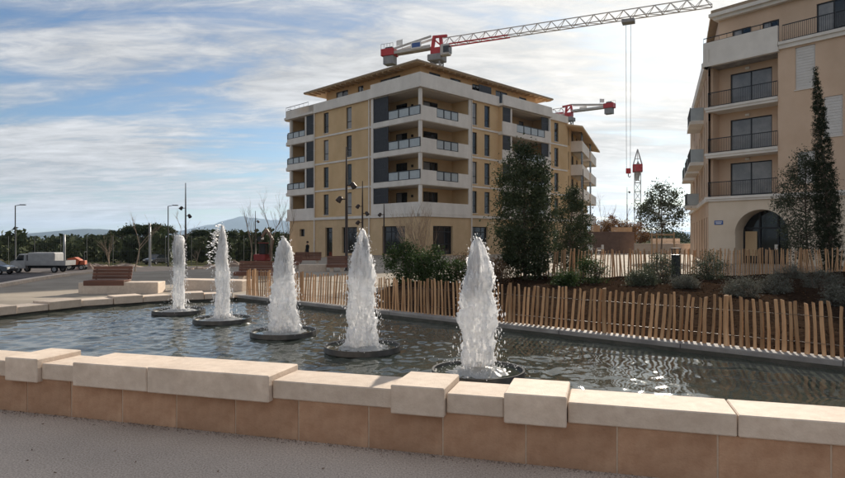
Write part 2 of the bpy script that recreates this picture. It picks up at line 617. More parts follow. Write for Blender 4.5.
def sheet(name, outer, zf, m, step, hole=None, kind='structure', parent=None, extra=None, smooth_=True):
    """a triangulated sheet over polygon outer (minus hole) with height zf(x,y)"""
    def dens(poly):
        out = []
        n = len(poly)
        for i in range(n):
            a, b = Vector(poly[i]), Vector(poly[(i + 1) % n])
            k = max(1, int((b - a).length / step))
            out += [a.lerp(b, j / k) for j in range(k)]
        return out
    V, E = [], []
    for poly in [outer] + ([hole] if hole else []):
        p = dens(poly)
        b = len(V)
        V += p
        E += [(b + i, b + (i + 1) % len(p)) for i in range(len(p))]
    xs = [p[0] for p in outer]
    ys = [p[1] for p in outer]
    gx = np.arange(min(xs) + step / 2, max(xs), step) if extra is None else extra[0]
    gy = np.arange(min(ys) + step / 2, max(ys), step) if extra is None else extra[1]
    for x in gx:
        for y in gy:
            if inside(outer, x, y) and not (hole and inside(hole, x, y)):
                V.append(Vector((x, y)))
    vo, eo, fo, *_ = delaunay_2d_cdt(V, E, [], 0, 1e-4)
    F = []
    for f in fo:
        cx = sum(vo[i].x for i in f) / len(f)
        cy = sum(vo[i].y for i in f) / len(f)
        if inside(outer, cx, cy) and not (hole and inside(hole, cx, cy)):
            F.append(tuple(f))
    me = bpy.data.meshes.new(name)
    me.from_pydata([(v.x, v.y, float(zf(v.x, v.y))) for v in vo], [], F)
    bm = bmesh.new()
    bm.from_mesh(me)
    bmesh.ops.recalc_face_normals(bm, faces=bm.faces)
    if sum(f.normal.z for f in bm.faces) < 0:
        bmesh.ops.reverse_faces(bm, faces=bm.faces)
    bm.to_mesh(me)
    bm.free()
    o = link(name, me, m, parent, smooth=smooth_)
    if kind:
        o['kind'] = kind
    return o


# ------------------------------------------------------------------ layout of the pool
WE = Vector((0.959, -0.2837))            # along the near wall, left to right
WN = Vector((0.2837, 0.959))             # into the pool
WA = Vector((-3.97, 5.74))               # a point on the foot of its front face
KD = Vector((0.754, -0.656))             # along the far kerb, left to right
KN = Vector((0.656, 0.754))              # away from the pool
K0 = Vector((-5.05, 16.75))
WATER_Z = -0.07
KERB_Z = 0.06


def wall_pt(a, b=0.0):
    p = WA + WE * a + WN * b
    return (p.x, p.y)


def kerb_pt(a, b=0.0):
    p = K0 + KD * a + KN * b
    return (p.x, p.y)


LEFT_RIM = [(-9.6, 7.9), (-9.35, 10.6), (-8.95, 12.9), (-8.15, 14.7), (-6.75, 16.0), kerb_pt(0)]
POOL = [wall_pt(-5.6, 0.30), wall_pt(14.6, 0.30), kerb_pt(19.9, 0.04)] + [kerb_pt(0, 0.04)] + [(p[0] - 0.03, p[1] + 0.02) for p in LEFT_RIM[-2::-1]]


def wall_a_from_px(px):
    """where a photo column meets the near wall's front plane"""
    k = (px - 422.5) / 610.0
    # WA.x + WE.x a = k (WA.y + WE.y a)
    return (k * WA.y - WA.x) / (WE.x - k * WE.y)


# ------------------------------------------------------------------ ground, road, square
gx = np.unique(np.concatenate([np.linspace(-100, 60, 54), -np.geomspace(104, 14000, 26), np.geomspace(64, 14000, 26)]))
gy = np.unique(np.concatenate([np.linspace(-20, 120, 48), -np.geomspace(24, 3000, 8), np.geomspace(124, 14500, 28)]))
sheet('ground', [(-14900, -3900), (14900, -3900), (14900, 14900), (-14900, 14900)], lambda x, y: tzf(x, y) - 0.05, 'earth', 2600,
      hole=POOL, extra=(gx, gy))
SQUARE = [(-13.9, -6), (40, -6), (40, 84), (16, 84), (-3, 78), (-19, 74), (-20, 45), (-16, 28), (-13.9, 19.6)]
sheet('square_paving', SQUARE, lambda x, y: tzf(x, y) - 0.006, 'paving', 3.0, hole=POOL)
fore = [(-12.5, -5), (14, -5), wall_pt(15.0, 0.12), wall_pt(-7, 0.12)]
sheet('foreground_path', fore, lambda x, y: 0.0, 'aggregate', 2.0)
ROAD = [(-95, 20.2), (-14.1, 20.2), (-16.2, 28), (-20.2, 45), (-19.2, 74), (-21, 82), (-95, 79)]
sheet('road', ROAD, lambda x, y: tzf(x, y) + 0.002, 'asphalt', 2.6)
# pale kerb stones along the road edge: one continuous strip that follows the land
mb = MB()
edge = [(-40, 20.2), (-14.1, 20.2), (-16.2, 28), (-20.2, 45), (-19.2, 74)]
for (a, b) in zip(edge[:-1], edge[1:]):
    a, b = Vector(a), Vector(b)
    k = max(1, int((b - a).length / 2))
    nrm = Vector((b.y - a.y, a.x - b.x)).normalized() * 0.15
    for j in range(k):
        p, q = a.lerp(b, j / k), a.lerp(b, (j + 0.992) / k)
        P = []
        for dz in (-0.2, 0.11):
            for c, s in ((p, -1), (q, -1), (q, 1), (p, 1)):
                e = c + nrm * s
                P.append((e.x, e.y, tzf(e.x, e.y) + dz))
        mb.add(P, [(0, 3, 2, 1), (4, 5, 6, 7), (0, 1, 5, 4), (1, 2, 6, 5), (2, 3, 7, 6), (3, 0, 4, 7)])
mb.build('road_kerb', 'limestone')['kind'] = 'structure'

# ------------------------------------------------------------------ far hills
def hills(name, prof, d, depth, seed):
    mb = MB()
    n = 220
    xs = np.linspace(prof[0][0], prof[-1][0], n)
    hs = np.interp(xs, [p[0] for p in prof], [p[1] for p in prof])
    rows = [(-1.0, -0.02), (-0.7, 0.22), (-0.45, 0.5), (-0.2, 0.82), (0, 1.0), (0.35, 0.7), (1, -0.05)]
    for (u, f) in rows:
        for x, h in zip(xs, hs):
            X = (x - 422.5) / 610 * d
            rough = 1 + 0.10 * noise.noise(Vector((X / d * 26, u * 3 + seed, 0))) + 0.05 * noise.noise(Vector((X / d * 90, u * 7 + seed, 3)))
            mb.V.append((X, d + u * depth, (CAMH + (239 - h) / 610 * d) * f * rough - 8))
    for i in range(len(rows) - 1):
        for j in range(n - 1):
            a = i * n + j
            mb.F.append((a, a + 1, a + n + 1, a + n))
    o = mb.build(name, 'hill_far', smooth=True)
    o['kind'] = 'structure'
    return o


hills('hill_ridge', [(-420, 236), (-200, 233), (-60, 236), (0, 236.5), (30, 233), (62, 230), (84, 228.5), (100, 228), (118, 229.5), (150, 231.5), (190, 234), (230, 236), (300, 238)], 6500, 1500, 2)
hills('hill_peak', [(150, 237), (185, 232), (203, 225.5), (210, 223.5), (218, 225), (228, 219.5), (240, 216), (252, 217.5), (270, 219), (290, 220.5), (320, 224), (380, 228), (470, 231), (560, 232),
                    (600, 231), (640, 230.5), (690, 231), (760, 231), (900, 229), (1100, 232), (1300, 234)], 9500, 2200, 9)

# ------------------------------------------------------------------ pool: floor, water, walls
sheet('pool_floor', POOL, lambda x, y: -0.55, 'pool_floor', 2.5)
JETS = [(-5.49, 13.75, 1.67), (-4.03, 12.30, 1.86), (-2.41, 10.60, 1.60), (-0.90, 9.12, 1.73), (0.68, 7.45, 1.60)]


def make_pool_water():
    rng = np.random.default_rng(3)
    step = 0.045
    xs = np.arange(-10.2, 10.4, step)
    ys = np.arange(0.8, 18.2, step)
    X, Y = np.meshgrid(xs, ys, indexing='ij')
    Z = np.zeros_like(X)
    near = np.zeros_like(X)
    for jx, jy, jh in JETS:
        r = np.hypot(X - jx, Y - jy)
        near += np.exp(-(r / 2.0) ** 2)
        for lam, amp in ((0.26, 0.0040), (0.17, 0.0022)):
            Z += amp * np.exp(-r / 1.6) * np.sin(2 * np.pi * r / lam + rng.uniform(0, 6))
    near = np.clip(near, 0, 1)
    big = np.zeros_like(X)
    chop = np.zeros_like(X)
    for i in range(64):
        lam = rng.uniform(0.11, 0.26) if i % 2 else rng.uniform(0.3, 0.9)
        th = rng.uniform(0, 2 * np.pi)
        k = 2 * np.pi / lam
        w = k * (X * np.cos(th) + Y * np.sin(th)) + rng.uniform(0, 6.28)
        w += 0.9 * np.sin(1.3 * X * np.sin(th) + 1.7 * Y + rng.uniform(0, 6)) + 0.7 * np.sin(3.1 * X + 2.3 * Y * np.cos(th) + rng.uniform(0, 6))
        if i % 2:
            chop += 0.0030 * lam * np.sin(w)
        else:
            big += 0.0014 * lam * np.sin(w)
    Z += 1.45 * big + chop * (0.14 + 1.9 * near)
    n0, n1 = X.shape
    V = np.stack([X, Y, Z + WATER_Z], -1).reshape(-1, 3)
    idx = np.arange(n0 * n1).reshape(n0, n1)
    Fq = np.stack([idx[:-1, :-1], idx[1:, :-1], idx[1:, 1:], idx[:-1, 1:]], -1).reshape(-1, 4)
    cx = V[Fq].mean(1)
    # keep the cells over the pool (slightly under its walls)
    grow = [wall_pt(-6.2, 0.12), wall_pt(14.6, 0.12), kerb_pt(19.9, 0.15), kerb_pt(-0.1, 0.15)] + [(p[0] - 0.18, p[1] + 0.12) for p in LEFT_RIM[-2::-1]]
    keep = np.zeros(len(cx), bool)
    x, y = cx[:, 0], cx[:, 1]
    n = len(grow)
    for i in range(n):
        x1, y1 = grow[i]
        x2, y2 = grow[(i + 1) % n]
        if abs(y2 - y1) < 1e-9:
            continue
        keep ^= ((y1 > y) != (y2 > y)) & (x < (x2 - x1) * (y - y1) / (y2 - y1) + x1)
    Fq = Fq[keep]
    used = np.unique(Fq)
    remap = np.full(n0 * n1, -1)
    remap[used] = np.arange(len(used))
    me = bpy.data.meshes.new('water')
    me.from_pydata(V[used].tolist(), [], remap[Fq].tolist())
    o = link('water', me, 'pool_water', smooth=True)
    o['kind'] = 'structure'


make_pool_water()

# near wall: mortar core, facing tiles, cap stones
root = thing('pool_wall', 'low brown tiled pool wall with pale stepped cap stones beside the path', 'wall', (WA.x, WA.y, 0), math.atan2(WE.y, WE.x))
MB().box(-7, 15, -0.0015, 0.30, -0.4, 0.32).build('core', 'mortar', root)
joints = [wall_a_from_px(p) for p in (28, 72, 123, 177, 236, 299, 369, 443, 526, 617, 717.5, 831)]
a = joints[0]
while a > -7:
    a -= 0.62
    joints.insert(0, a)
a = joints[-1]
while a < 15:
    a += 0.62
    joints.append(a)
for i, (a0, a1) in enumerate(zip(joints[:-1], joints[1:])):
    dz = random.uniform(-0.002, 0.002)
    o = MB().box(-(a1 - a0) / 2 + 0.0055, (a1 - a0) / 2 - 0.0055, -0.007 + random.uniform(-.002, .002), 0.02, -0.05, 0.322).build(
        'tile', 'tile', root, ((a0 + a1) / 2, 0, 0), bevel=0.003)
low, high = [], []
cap_spec = [(-400, -250, 0), (-250, -190, 1), (-190, -120, 0), (-120, -45, 1), (-45, 12, 0), (12, 44.5, 1), (44.5, 79, 0), (79, 153, 2), (153, 274, 1), (274, 393.5, 0), (393.5, 447, 1), (447, 505, 0), (505, 567.5, 1),
            (567.5, 737, 0), (737, 905, 0), (905, 1000, 1), (1000, 1200, 0)]
for (p0, p1, hi) in cap_spec:
    a0, a1 = wall_a_from_px(p0) + 0.003, wall_a_from_px(p1) - 0.003
    w = (a1 - a0) / 2
    y0, y1, z0, z1 = ((-0.03, 0.385, 0.322, 0.467), (-0.075, 0.42, 0.298, 0.512), (-0.072, 0.425, 0.300, 0.507))[hi]
    MB().box(-w, w, y0, y1, z0, z1).build('cap_stone', 'limestone', root, ((a0 + a1) / 2, random.uniform(-.003, .003), 0), bevel=0.008)

# left end of the pool: low rim of stepped stones
root = thing('pool_rim', 'low curved rim of pale stepped stones round the far end of the pool', 'rim', (LEFT_RIM[2][0], LEFT_RIM[2][1], 0))
ox, oy = LEFT_RIM[2]
seglen = [0]
for p, q in zip(LEFT_RIM[:-1], LEFT_RIM[1:]):
    seglen.append(seglen[-1] + math.dist(p, q))


def rim_at(s):
    s = max(0, min(s, seglen[-1] - 1e-6))
    for i in range(len(LEFT_RIM) - 1):
        if s <= seglen[i + 1]:
            f = (s - seglen[i]) / (seglen[i + 1] - seglen[i])
            p, q = Vector(LEFT_RIM[i]), Vector(LEFT_RIM[i + 1])
            d = (q - p).normalized()
            return p.lerp(q, f), d
s = 0.0
k = 0
mbc = MB()
while s < seglen[-1] - 0.2:
    ln = (1.5, 0.95, 0.75, 0.7, 0.72, 0.8)[min(k, 2) if s < 4.5 else 2 + k % 4]
    p, d = rim_at(s + ln / 2)
    w = 0.95 if s < 5.2 else 0.55
    hi = k % 2
    o = MB().box(-ln / 2 + 0.006, ln / 2 - 0.006, -0.03 * hi - 0.02, w, -0.02 + 0.0, 0.125 + 0.045 * hi).build(
        'cap_stone', 'limestone', root, (p.x - ox, p.y - oy, 0), (0, 0, math.atan2(d.y, d.x)), bevel=0.01)
    mbc2 = MB()
    mbc2.box(-ln / 2 - 0.03, ln / 2 + 0.03, 0.02, w - 0.06, -0.6, -0.022)
    mm = Matrix.Translation((p.x - ox, p.y - oy, 0)) @ Matrix.Rotation(math.atan2(d.y, d.x), 4, 'Z')
    mbc.add([mm @ Vector(v) for v in mbc2.V], mbc2.F)
    s += ln
    k += 1
mbc.build('base', 'wet_concrete', root)

# far kerb: concrete edge in lengths
root = thing('pool_kerb', 'grey concrete kerb along the pool below the stake fence', 'kerb', (K0.x, K0.y, 0), math.atan2(KD.y, KD.x))
a = -0.25
while a < 20:
    MB().box(a + 0.004, a + 1.996, 0.0, 0.30, -0.6, KERB_Z + random.uniform(-.003, .003)).build('kerb_block', 'concrete', root, bevel=0.012)
    a += 2.0
MB().box(-0.25, 19.9, -0.006, -0.001, -0.6, -0.012).build('wet_band', 'wet_concrete', root)


# ------------------------------------------------------------------ fountain jets
def jet_surface(H, prof, seed, spread):
    """frothy column: noise-broken surface of revolution with a ragged head"""
    mb = MB()
    nz, na = 120, 72
    for plume in range(5):
        rr = random.Random(seed * 31 + plume)
        if plume == 0:
            ox, oy, hs, rs = 0, 0, 1.0, 1.0
        else:
            an = rr.uniform(0, 6.28)
            ro = rr.uniform(0.02, 0.06) * spread
            ox, oy, hs, rs = ro * math.cos(an), ro * math.sin(an), rr.uniform(0.86, 1.02), rr.uniform(0.35, 0.6)
        b = len(mb.V)
        nzz, naa = (nz, na) if plume == 0 else (70, 36)
        for i in range(nzz + 1):
            f = i / nzz
            if plume:
                f = 0.62 + 0.38 * f
            z = f * H * hs
            r0 = np.interp(f, [p[0] for p in prof], [p[1] for p in prof]) * rs
            wob = 0.03 * f
            cx = ox * (0.5 + f) + wob * noise.noise(Vector((f * 4, seed, plume)))
            cy = oy * (0.5 + f) + wob * noise.noise(Vector((f * 4, seed + 9, plume)))
            for k in range(naa):
                a = 2 * math.pi * k / naa
                ca, sa = math.cos(a), math.sin(a)
                q = Vector((ca * 1.7, sa * 1.7, z * 2.2 - seed * 3.3 + plume * 11))
                n1 = noise.noise(q * 1.4)
                q2 = Vector((ca * 4.5, sa * 4.5, z * 5.5 + seed * 7.1 + plume * 5))
                n2 = noise.noise(q2 * 1.3)
                n3 = noise.noise(Vector((ca * 10, sa * 10, z * 24 + seed)))
                n4 = noise.noise(Vector((ca * 22, sa * 22, z * 60 + seed)))
                r = r0 * (1 + 0.36 * n1 + 0.36 * n2 + 0.15 * n3 + 0.05 * n4)
                mb.V.append((cx + r * ca, cy + r * sa, z + 0.05 * n2 * f + 0.02 * n3))
        for i in range(nzz):
            for k in range(naa):
                mb.F.append((b + i * naa + k, b + i * naa + (k + 1) % naa, b + (i + 1) * naa + (k + 1) % naa, b + (i + 1) * naa + k))
        mb.F.append(tuple(b + nzz * naa + k for k in range(naa)))
    return mb


OCT = ([(1, 0, 0), (-1, 0, 0), (0, 1, 0), (0, -1, 0), (0, 0, 1), (0, 0, -1)],
       [(0, 2, 4), (2, 1, 4), (1, 3, 4), (3, 0, 4), (2, 0, 5), (1, 2, 5), (3, 1, 5), (0, 3, 5)])


def droplets(H, prof, seed, n, left=0.0):
    rr = random.Random(seed)
    mb = MB()
    for i in range(n):
        f = rr.random() ** 0.8
        z = f * H * rr.uniform(0.9, 1.04)
        r0 = np.interp(f, [p[0] for p in prof], [p[1] for p in prof])
        r = r0 * rr.uniform(0.95, 1.2) + abs(rr.gauss(0, 0.05)) * (1.5 - 1.0 * f)
        a = rr.uniform(0, 6.283)
        s = rr.choice((0.003, 0.003, 0.004, 0.004, 0.005, 0.006, 0.009))
        el = rr.uniform(1.0, 2.2) if f > 0.5 else rr.uniform(1.5, 4.5)
        c = Vector((r * math.cos(a), r * math.sin(a), z))
        mb.add([(c.x + v[0] * s, c.y + v[1] * s, c.z + v[2] * s * el) for v in OCT[0]], OCT[1])
    for i in range(int(n * 0.22)):      # splash back into the tray
        r = abs(rr.gauss(0, 0.26)) + 0.12
        a = rr.uniform(0, 6.283)
        z = abs(rr.gauss(0, 0.09)) + 0.0
        s = rr.uniform(0.003, 0.009)
        mb.add([(r * math.cos(a) + v[0] * s, r * math.sin(a) + v[1] * s, z + v[2] * s) for v in OCT[0]], OCT[1])
    if left:
        for i in range(120):            # a gust throws part of the head aside
            f = rr.random()
            x = -0.06 - left * f ** 0.7 * rr.uniform(0.3, 1)
            z = H * (1.0 - 0.25 * f) - 0.45 * f * rr.random() + rr.gauss(0, 0.05)
            s = rr.uniform(0.004, 0.014)
            mb.add([(x + v[0] * s, rr.gauss(0, 0.05) + v[1] * s, z + v[2] * s * 1.4) for v in OCT[0]], OCT[1])
    return mb


def splash(seed):
    """foam thrown on the tray: a broken ring of low white water"""
    rr = random.Random(seed)
    mb = MB()
    na, nr = 72, 14
    b = 0
    for i in range(nr):
        r = 0.06 + i * 0.027
        for k in range(na):
            a = 2 * math.pi * k / na
            n = noise.noise(Vector((math.cos(a) * r * 14, math.sin(a) * r * 14, seed))) + 0.6 * noise.noise(Vector((math.cos(a) * r * 40, math.sin(a) * r * 40, seed + 4)))
            h = 0.06 * math.exp(-r * 5) + 0.034 * n - 0.002 - 0.04 * (i / nr) ** 2
            mb.V.append((r * math.cos(a), r * math.sin(a), h))
    for i in range(nr - 1):
        for k in range(na):
            mb.F.append((i * na + k, i * na + (k + 1) % na, (i + 1) * na + (k + 1) % na, (i + 1) * na + k))
    return mb


jet_labels = ['white water jet on a dark round tray, farthest along the row by the stone rim',
              'thin pointed water jet throwing drops aside, second from the stone rim',
              'cone shaped white water jet on a dark tray, middle of the row of five',
              'tall ragged white water jet, between the cone shaped and the broad foaming jets',
              'broad foaming water jet with brass nozzle showing, closest to the tiled wall']
PROFS = [[(0, .11), (.15, .105), (.5, .10), (.8, .11), (.93, .105), (.985, .07), (1, .02)],
         [(0, .14), (.2, .125), (.45, .12), (.65, .105), (.82, .075), (.93, .045), (1, .010)],
         [(0, .25), (.15, .225), (.4, .185), (.65, .15), (.85, .11), (.95, .075), (1, .02)],
         [(0, .20), (.15, .19), (.35, .185), (.55, .175), (.75, .13), (.9, .075), (.97, .04), (1, .010)],
         [(0, .17), (.15, .185), (.4, .19), (.6, .175), (.8, .125), (.92, .075), (.98, .035), (1, .010)]]
tray0 = None
for i, (jx, jy, jh) in enumerate(JETS):
    root = thing('fountain_jet', jet_labels[i], 'fountain', (jx, jy, -0.02), 0, 'fountain jets in the pool')
    if tray0 is None:
        tray0 = MB().lathe([(0.10, -0.06), (0.44, -0.055), (0.53, -0.02), (0.54, 0.035), (0.565, 0.038), (0.570, -0.04), (0.50, -0.12), (0.10, -0.16)], 64).build('tray', 'tray', root, smooth=False)
        noz0 = MB().lathe([(0.10, -0.16), (0.10, 0.0), (0.055, 0.0), (0.055, 0.09), (0.035, 0.095), (0.035, 0.02)], 20).build('nozzle', 'brass', root)
    else:
        copy_of(tray0, 'tray', root)
        copy_of(noz0, 'nozzle', root)
    wp = MB().lathe([(0.001, 0.0), (0.538, 0.0)], 48).build('tray_water', 'pool_water', root)
    H = jh + 0.02
    z0 = 0.03 if i < 4 else 0.09
    c = jet_surface(H - z0, PROFS[i], i + 1, 1.0 if i > 1 else 0.6).build('water_column', 'foam', root, (0, 0, z0), smooth=True)
    d = droplets(H, PROFS[i], 40 + i, 1100, 0.30 if i == 1 else 0.0).build('spray', 'spray_drops', root, (0, 0, 0.02))
    d['kind'] = 'stuff'
    splash(60 + i * 3).build('splash', 'spray_drops', root, (0, 0, 0.016), smooth=True)

# ------------------------------------------------------------------ planting bed
BED = [kerb_pt(4.2, 0.36), kerb_pt(19.9, 0.36), (23, 20), (21.5, 27.2), (18.7, 26.9), (4.6, 23.4), (-0.6, 20.8)]


def bed_z(x, y):
    # distance from the kerb line
    v = (Vector((x, y)) - K0).dot(KN) - 0.36
    m = min(1.0, max(0.0, v / 1.4))
    return 0.03 + m * (0.10 + 0.09 * noise.noise(Vector((x * 0.5, y * 0.5, 1))) + 0.05 * noise.noise(Vector((x * 1.9, y * 1.9, 5))) + 0.03 * noise.noise(Vector((x * 6, y * 6, 5))))


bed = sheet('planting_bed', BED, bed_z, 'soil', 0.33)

# ------------------------------------------------------------------ stake fences
def stake_mesh(name, h, r, seed, flat=0.6):
    rr = random.Random(seed)
    mb = MB()
    n = 7
    rings = 6
    bx, by = rr.uniform(-.012, .012), rr.uniform(-.008, .008)
    prof = [rr.uniform(0.82, 1.18) for _ in range(n)]
    for i in range(rings):
        f = i / (rings - 1)
        z = f * h
        ox = bx * math.sin(f * 3.1 + rr.uniform(-.1, .1)) + rr.uniform(-.003, .003)
        oy = by * math.sin(f * 3.1)
        rad = r * (1.08 - 0.22 * f) * rr.uniform(0.94, 1.06)
        for k in range(n):
            a = 2 * math.pi * k / n
            zz = z + (0.008 * math.cos(a + seed) if i == rings - 1 else 0)
            mb.V.append((ox + rad * prof[k] * math.cos(a), oy + rad * flat * prof[k] * math.sin(a), zz))
    for i in range(rings - 1):
        for k in range(n):
            mb.F.append((i * n + k, i * n + (k + 1) % n, (i + 1) * n + (k + 1) % n, (i + 1) * n + k))
    mb.F.append(tuple((rings - 1) * n + k for k in range(n)))
    me = bpy.data.meshes.new(name)
    me.from_pydata(mb.V, [], mb.F)
    me.materials.append(MATS['stake'])
    return me


STK = [stake_mesh('stake', 0.735, 0.0235, 100 + i) for i in range(12)]
PST = [stake_mesh('post', 0.76, 0.040, 200 + i, 0.9) for i in range(3)]


def stake_fence(label, path, base_z, spacing, hs, post_every, seed, wires=(0.16, 0.52), tilt=3.0, thick=1.0, tilt_zone=None):
    rr = random.Random(seed)
    p0 = path[0]
    root = thing('stake_fence', label, 'fence', (p0[0], p0[1], 0), 0, 'split stake fences round the planting')
    L = [0]
    for a, b in zip(path[:-1], path[1:]):
        L.append(L[-1] + math.dist(a, b))
    s = 0.0
    nxt = 0.3
    n = 0
    wl = [MB() for _ in wires]
    prev = [None] * len(wires)
    while s < L[-1]:
        i = max(j for j in range(len(L) - 1) if L[j] <= s)
        f = (s - L[i]) / (L[i + 1] - L[i])
        a, b = Vector(path[i]), Vector(path[i + 1])
        p = a.lerp(b, f)
        ang = math.atan2(b.y - a.y, b.x - a.x)
        z = base_z(p.x, p.y) if callable(base_z) else base_z
        loc = (p.x - p0[0], p.y - p0[1], z - 0.03)
        if s >= nxt:
            inst('post', rr.choice(PST), root, loc, (R(rr.uniform(-1, 1)), R(rr.uniform(-1, 1)), ang), (1.0, 1.0, hs * 1.0))
            nxt += post_every * rr.uniform(0.9, 1.1)
        else:
            tl = tilt
            bias = 2.6 * math.sin(s * 0.9 + seed) + 1.6 * math.sin(s * 2.3) + 1.0
            tl = tilt * 0.55
            if tilt_zone and tilt_zone[0] < s < tilt_zone[1]:
                tl, bias = 5, 10 * math.sin(s * 1.7)
            w = rr.uniform(0.85, 1.18) * thick
            fl = rr.choice((0, 1))
            inst('stake', rr.choice(STK), root, loc, (R(rr.uniform(-2, 2)), R(rr.gauss(bias, tl)) * (-1 if fl else 1), ang + fl * math.pi), (w, w, hs * rr.uniform(0.94, 1.04)))
        for k, (wz, mb) in enumerate(zip(wires, wl)):
            q = Vector((loc[0], loc[1], z + wz * hs)) + Vector((math.sin(ang), -math.cos(ang), 0)) * (0.017 if n % 2 else -0.017)
            if prev[k] is not None:
                mb.bar(prev[k], q, 0.005)
            prev[k] = q
        n += 1
        s += spacing * rr.uniform(0.88, 1.12)
    for mb in wl:
        mb.build('wire', 'wire', root)
    return n


def fence_path(a0, a1, b):
    return [kerb_pt(a0 + (a1 - a0) * i / 8, b) for i in range(9)]


nA = stake_fence('stake fence of split chestnut pales standing on the concrete kerb along the pool', fence_path(0.1, 17.2, 0.20), KERB_Z, 0.094, 1.0, 1.9, 5, tilt=2.2)
FB = [(3.6, 23.1), (4.6, 23.45), (9.5, 24.4), (14.0, 25.6), (18.7, 27.0), (21.5, 27.3)]
nB = stake_fence('taller leaning stake fence at the back of the planting bed before the arched building', FB, lambda x, y: 0.02, 0.115, 1.62, 2.2, 6, wires=(0.2, 0.6), tilt=4.0, thick=1.3, tilt_zone=(12.5, 16))
print('stakes', nA, nB)


# ------------------------------------------------------------------ trees and plants
def crown_points(rng, n, prof, H, clusters, cs, hollow=0.35):
    """leaf positions: clumps spread through a volume of revolution prof(f)->radius"""
    C = []
    while len(C) < clusters:
        f = rng.uniform(0, 1)
        r = np.interp(f, [p[0] for p in prof], [p[1] for p in prof])
        if rng.uniform(0, 1) > r / max(p[1] for p in prof) + 0.15:
            continue
        rad = r * math.sqrt(rng.uniform(hollow ** 2, 1.0))
        a = rng.uniform(0, 2 * math.pi)
        C.append((rad * math.cos(a), rad * math.sin(a), f * H))
    C = np.array(C)
    idx = rng.integers(0, clusters, n)
    S = cs * rng.uniform(0.6, 1.4, clusters)
    return C, C[idx] + rng.normal(size=(n, 3)) * S[idx][:, None] * np.array([1, 1, 0.85])


def leafy_tree(name, label, cat, base, H, z0, prof, nleaf, clusters, cs, lsize, m, seed, trunk_r=0.06, bark='bark', lean=(0, 0), group=None, aspect=0.5, stems=1, parts=('trunk', 'crown')):
    rng = np.random.default_rng(seed)
    rr = random.Random(seed)
    root = thing(name, label, cat, base, 0, group)
    C, P = crown_points(rng, nleaf, prof, H - z0, clusters, cs)
    C[:, 2] += z0
    P[:, 2] += z0
    P[:, 2] = np.maximum(P[:, 2], 0.03)
    P[:, 0] += lean[0] * P[:, 2] / H
    P[:, 1] += lean[1] * P[:, 2] / H
    C[:, 0] += lean[0] * C[:, 2] / H
    C[:, 1] += lean[1] * C[:, 2] / H
    mb = MB()
    top = H * 0.9
    ph = rr.uniform(0, 6)
    for s in range(stems):
        sx, sy = (0, 0) if stems == 1 else (rr.uniform(-.12, .12), rr.uniform(-.12, .12))
        pts = [Vector((sx * (1 + 3 * f) + lean[0] * f * top / H + 0.05 * math.sin(f * 5 + ph), sy * (1 + 3 * f) + lean[1] * f * top / H + 0.05 * math.cos(f * 4 + ph), f * top - 0.08)) for f in np.linspace(0, 1, 9)]
        mb.tube(pts, [trunk_r * (1 - 0.85 * f) + 0.006 for f in np.linspace(0, 1, 9)], 8)
    for c in C[::max(1, len(C) // 70)]:
        f = max(0.08, min(0.95, (c[2] - 0.35 * math.hypot(c[0], c[1]) - 0.1) / top))
        i = f * 8
        a = pts[int(i)].lerp(pts[min(8, int(i) + 1)], i - int(i))
        b = Vector(c)
        mid = a.lerp(b, 0.5) + Vector((rr.uniform(-.05, .05), rr.uniform(-.05, .05), -0.05))
        r0 = trunk_r * (1 - 0.85 * f) * 0.45
        mb.tube([a, mid, b], [r0 + 0.004, r0 * 0.6 + 0.003, 0.003], 5)
    mb.build(parts[0], bark, root, smooth=True)
    np_quads(parts[1], leaf_quads(P, lsize, rng, aspect), m, root)
    return root


def bare_tree(name, label, cat, base, H, seed, r0=0.07, bark='bark', spread=0.5, depth=4, stems=1, group=None, upright=0.25, first=0.3):
    rr = random.Random(seed)
    root = thing(name, label, cat, base, 0, group)
    tr, br = MB(), MB()

    def grow(p, d, ln, r, lev, mb):
        pts = [p]
        n = 4
        q = p.copy()
        dd = d.copy()
        for i in range(n):
            dd = (dd + Vector((rr.gauss(0, .10), rr.gauss(0, .10), upright * 0.25 + rr.gauss(0, .05)))).normalized()
            q = q + dd * ln / n
            pts.append(q.copy())
        mb.tube(pts, [r * (1 - 0.5 * i / n) for i in range(n + 1)], 6 if lev < 2 else 4)
        if lev >= depth:
            return
        for k in range(rr.choice((3, 4)) if lev < 2 else rr.choice((2, 3))):
            f = rr.uniform(first if lev == 0 else 0.35, 1.0)
            i = min(n - 1, int(f * n))
            s = pts[i].lerp(pts[i + 1], f * n - i)
            an = rr.uniform(0, 6.28)
            side = Vector((math.cos(an), math.sin(an), 0))
            nd_ = (dd + side * spread * rr.uniform(0.7, 1.5)).normalized()
            grow(s, nd_, ln * rr.uniform(0.5, 0.75), r * 0.5, lev + 1, br)
    for s in range(stems):
        d = Vector((rr.uniform(-.3, .3), rr.uniform(-.3, .3), 1)).normalized() if stems > 1 else Vector((rr.gauss(0, .03), rr.gauss(0, .03), 1))
        grow(Vector((rr.uniform(-.15, .15) if stems > 1 else 0, rr.uniform(-.1, .1) if stems > 1 else 0, -0.1)), d, H * (0.55 if depth > 1 else 1), r0, 0, tr)
    tr.build('trunk' if stems == 1 else 'stem', bark, root, smooth=True)
    if br.F:
        br.build('branch', bark, root, smooth=True)
    return root


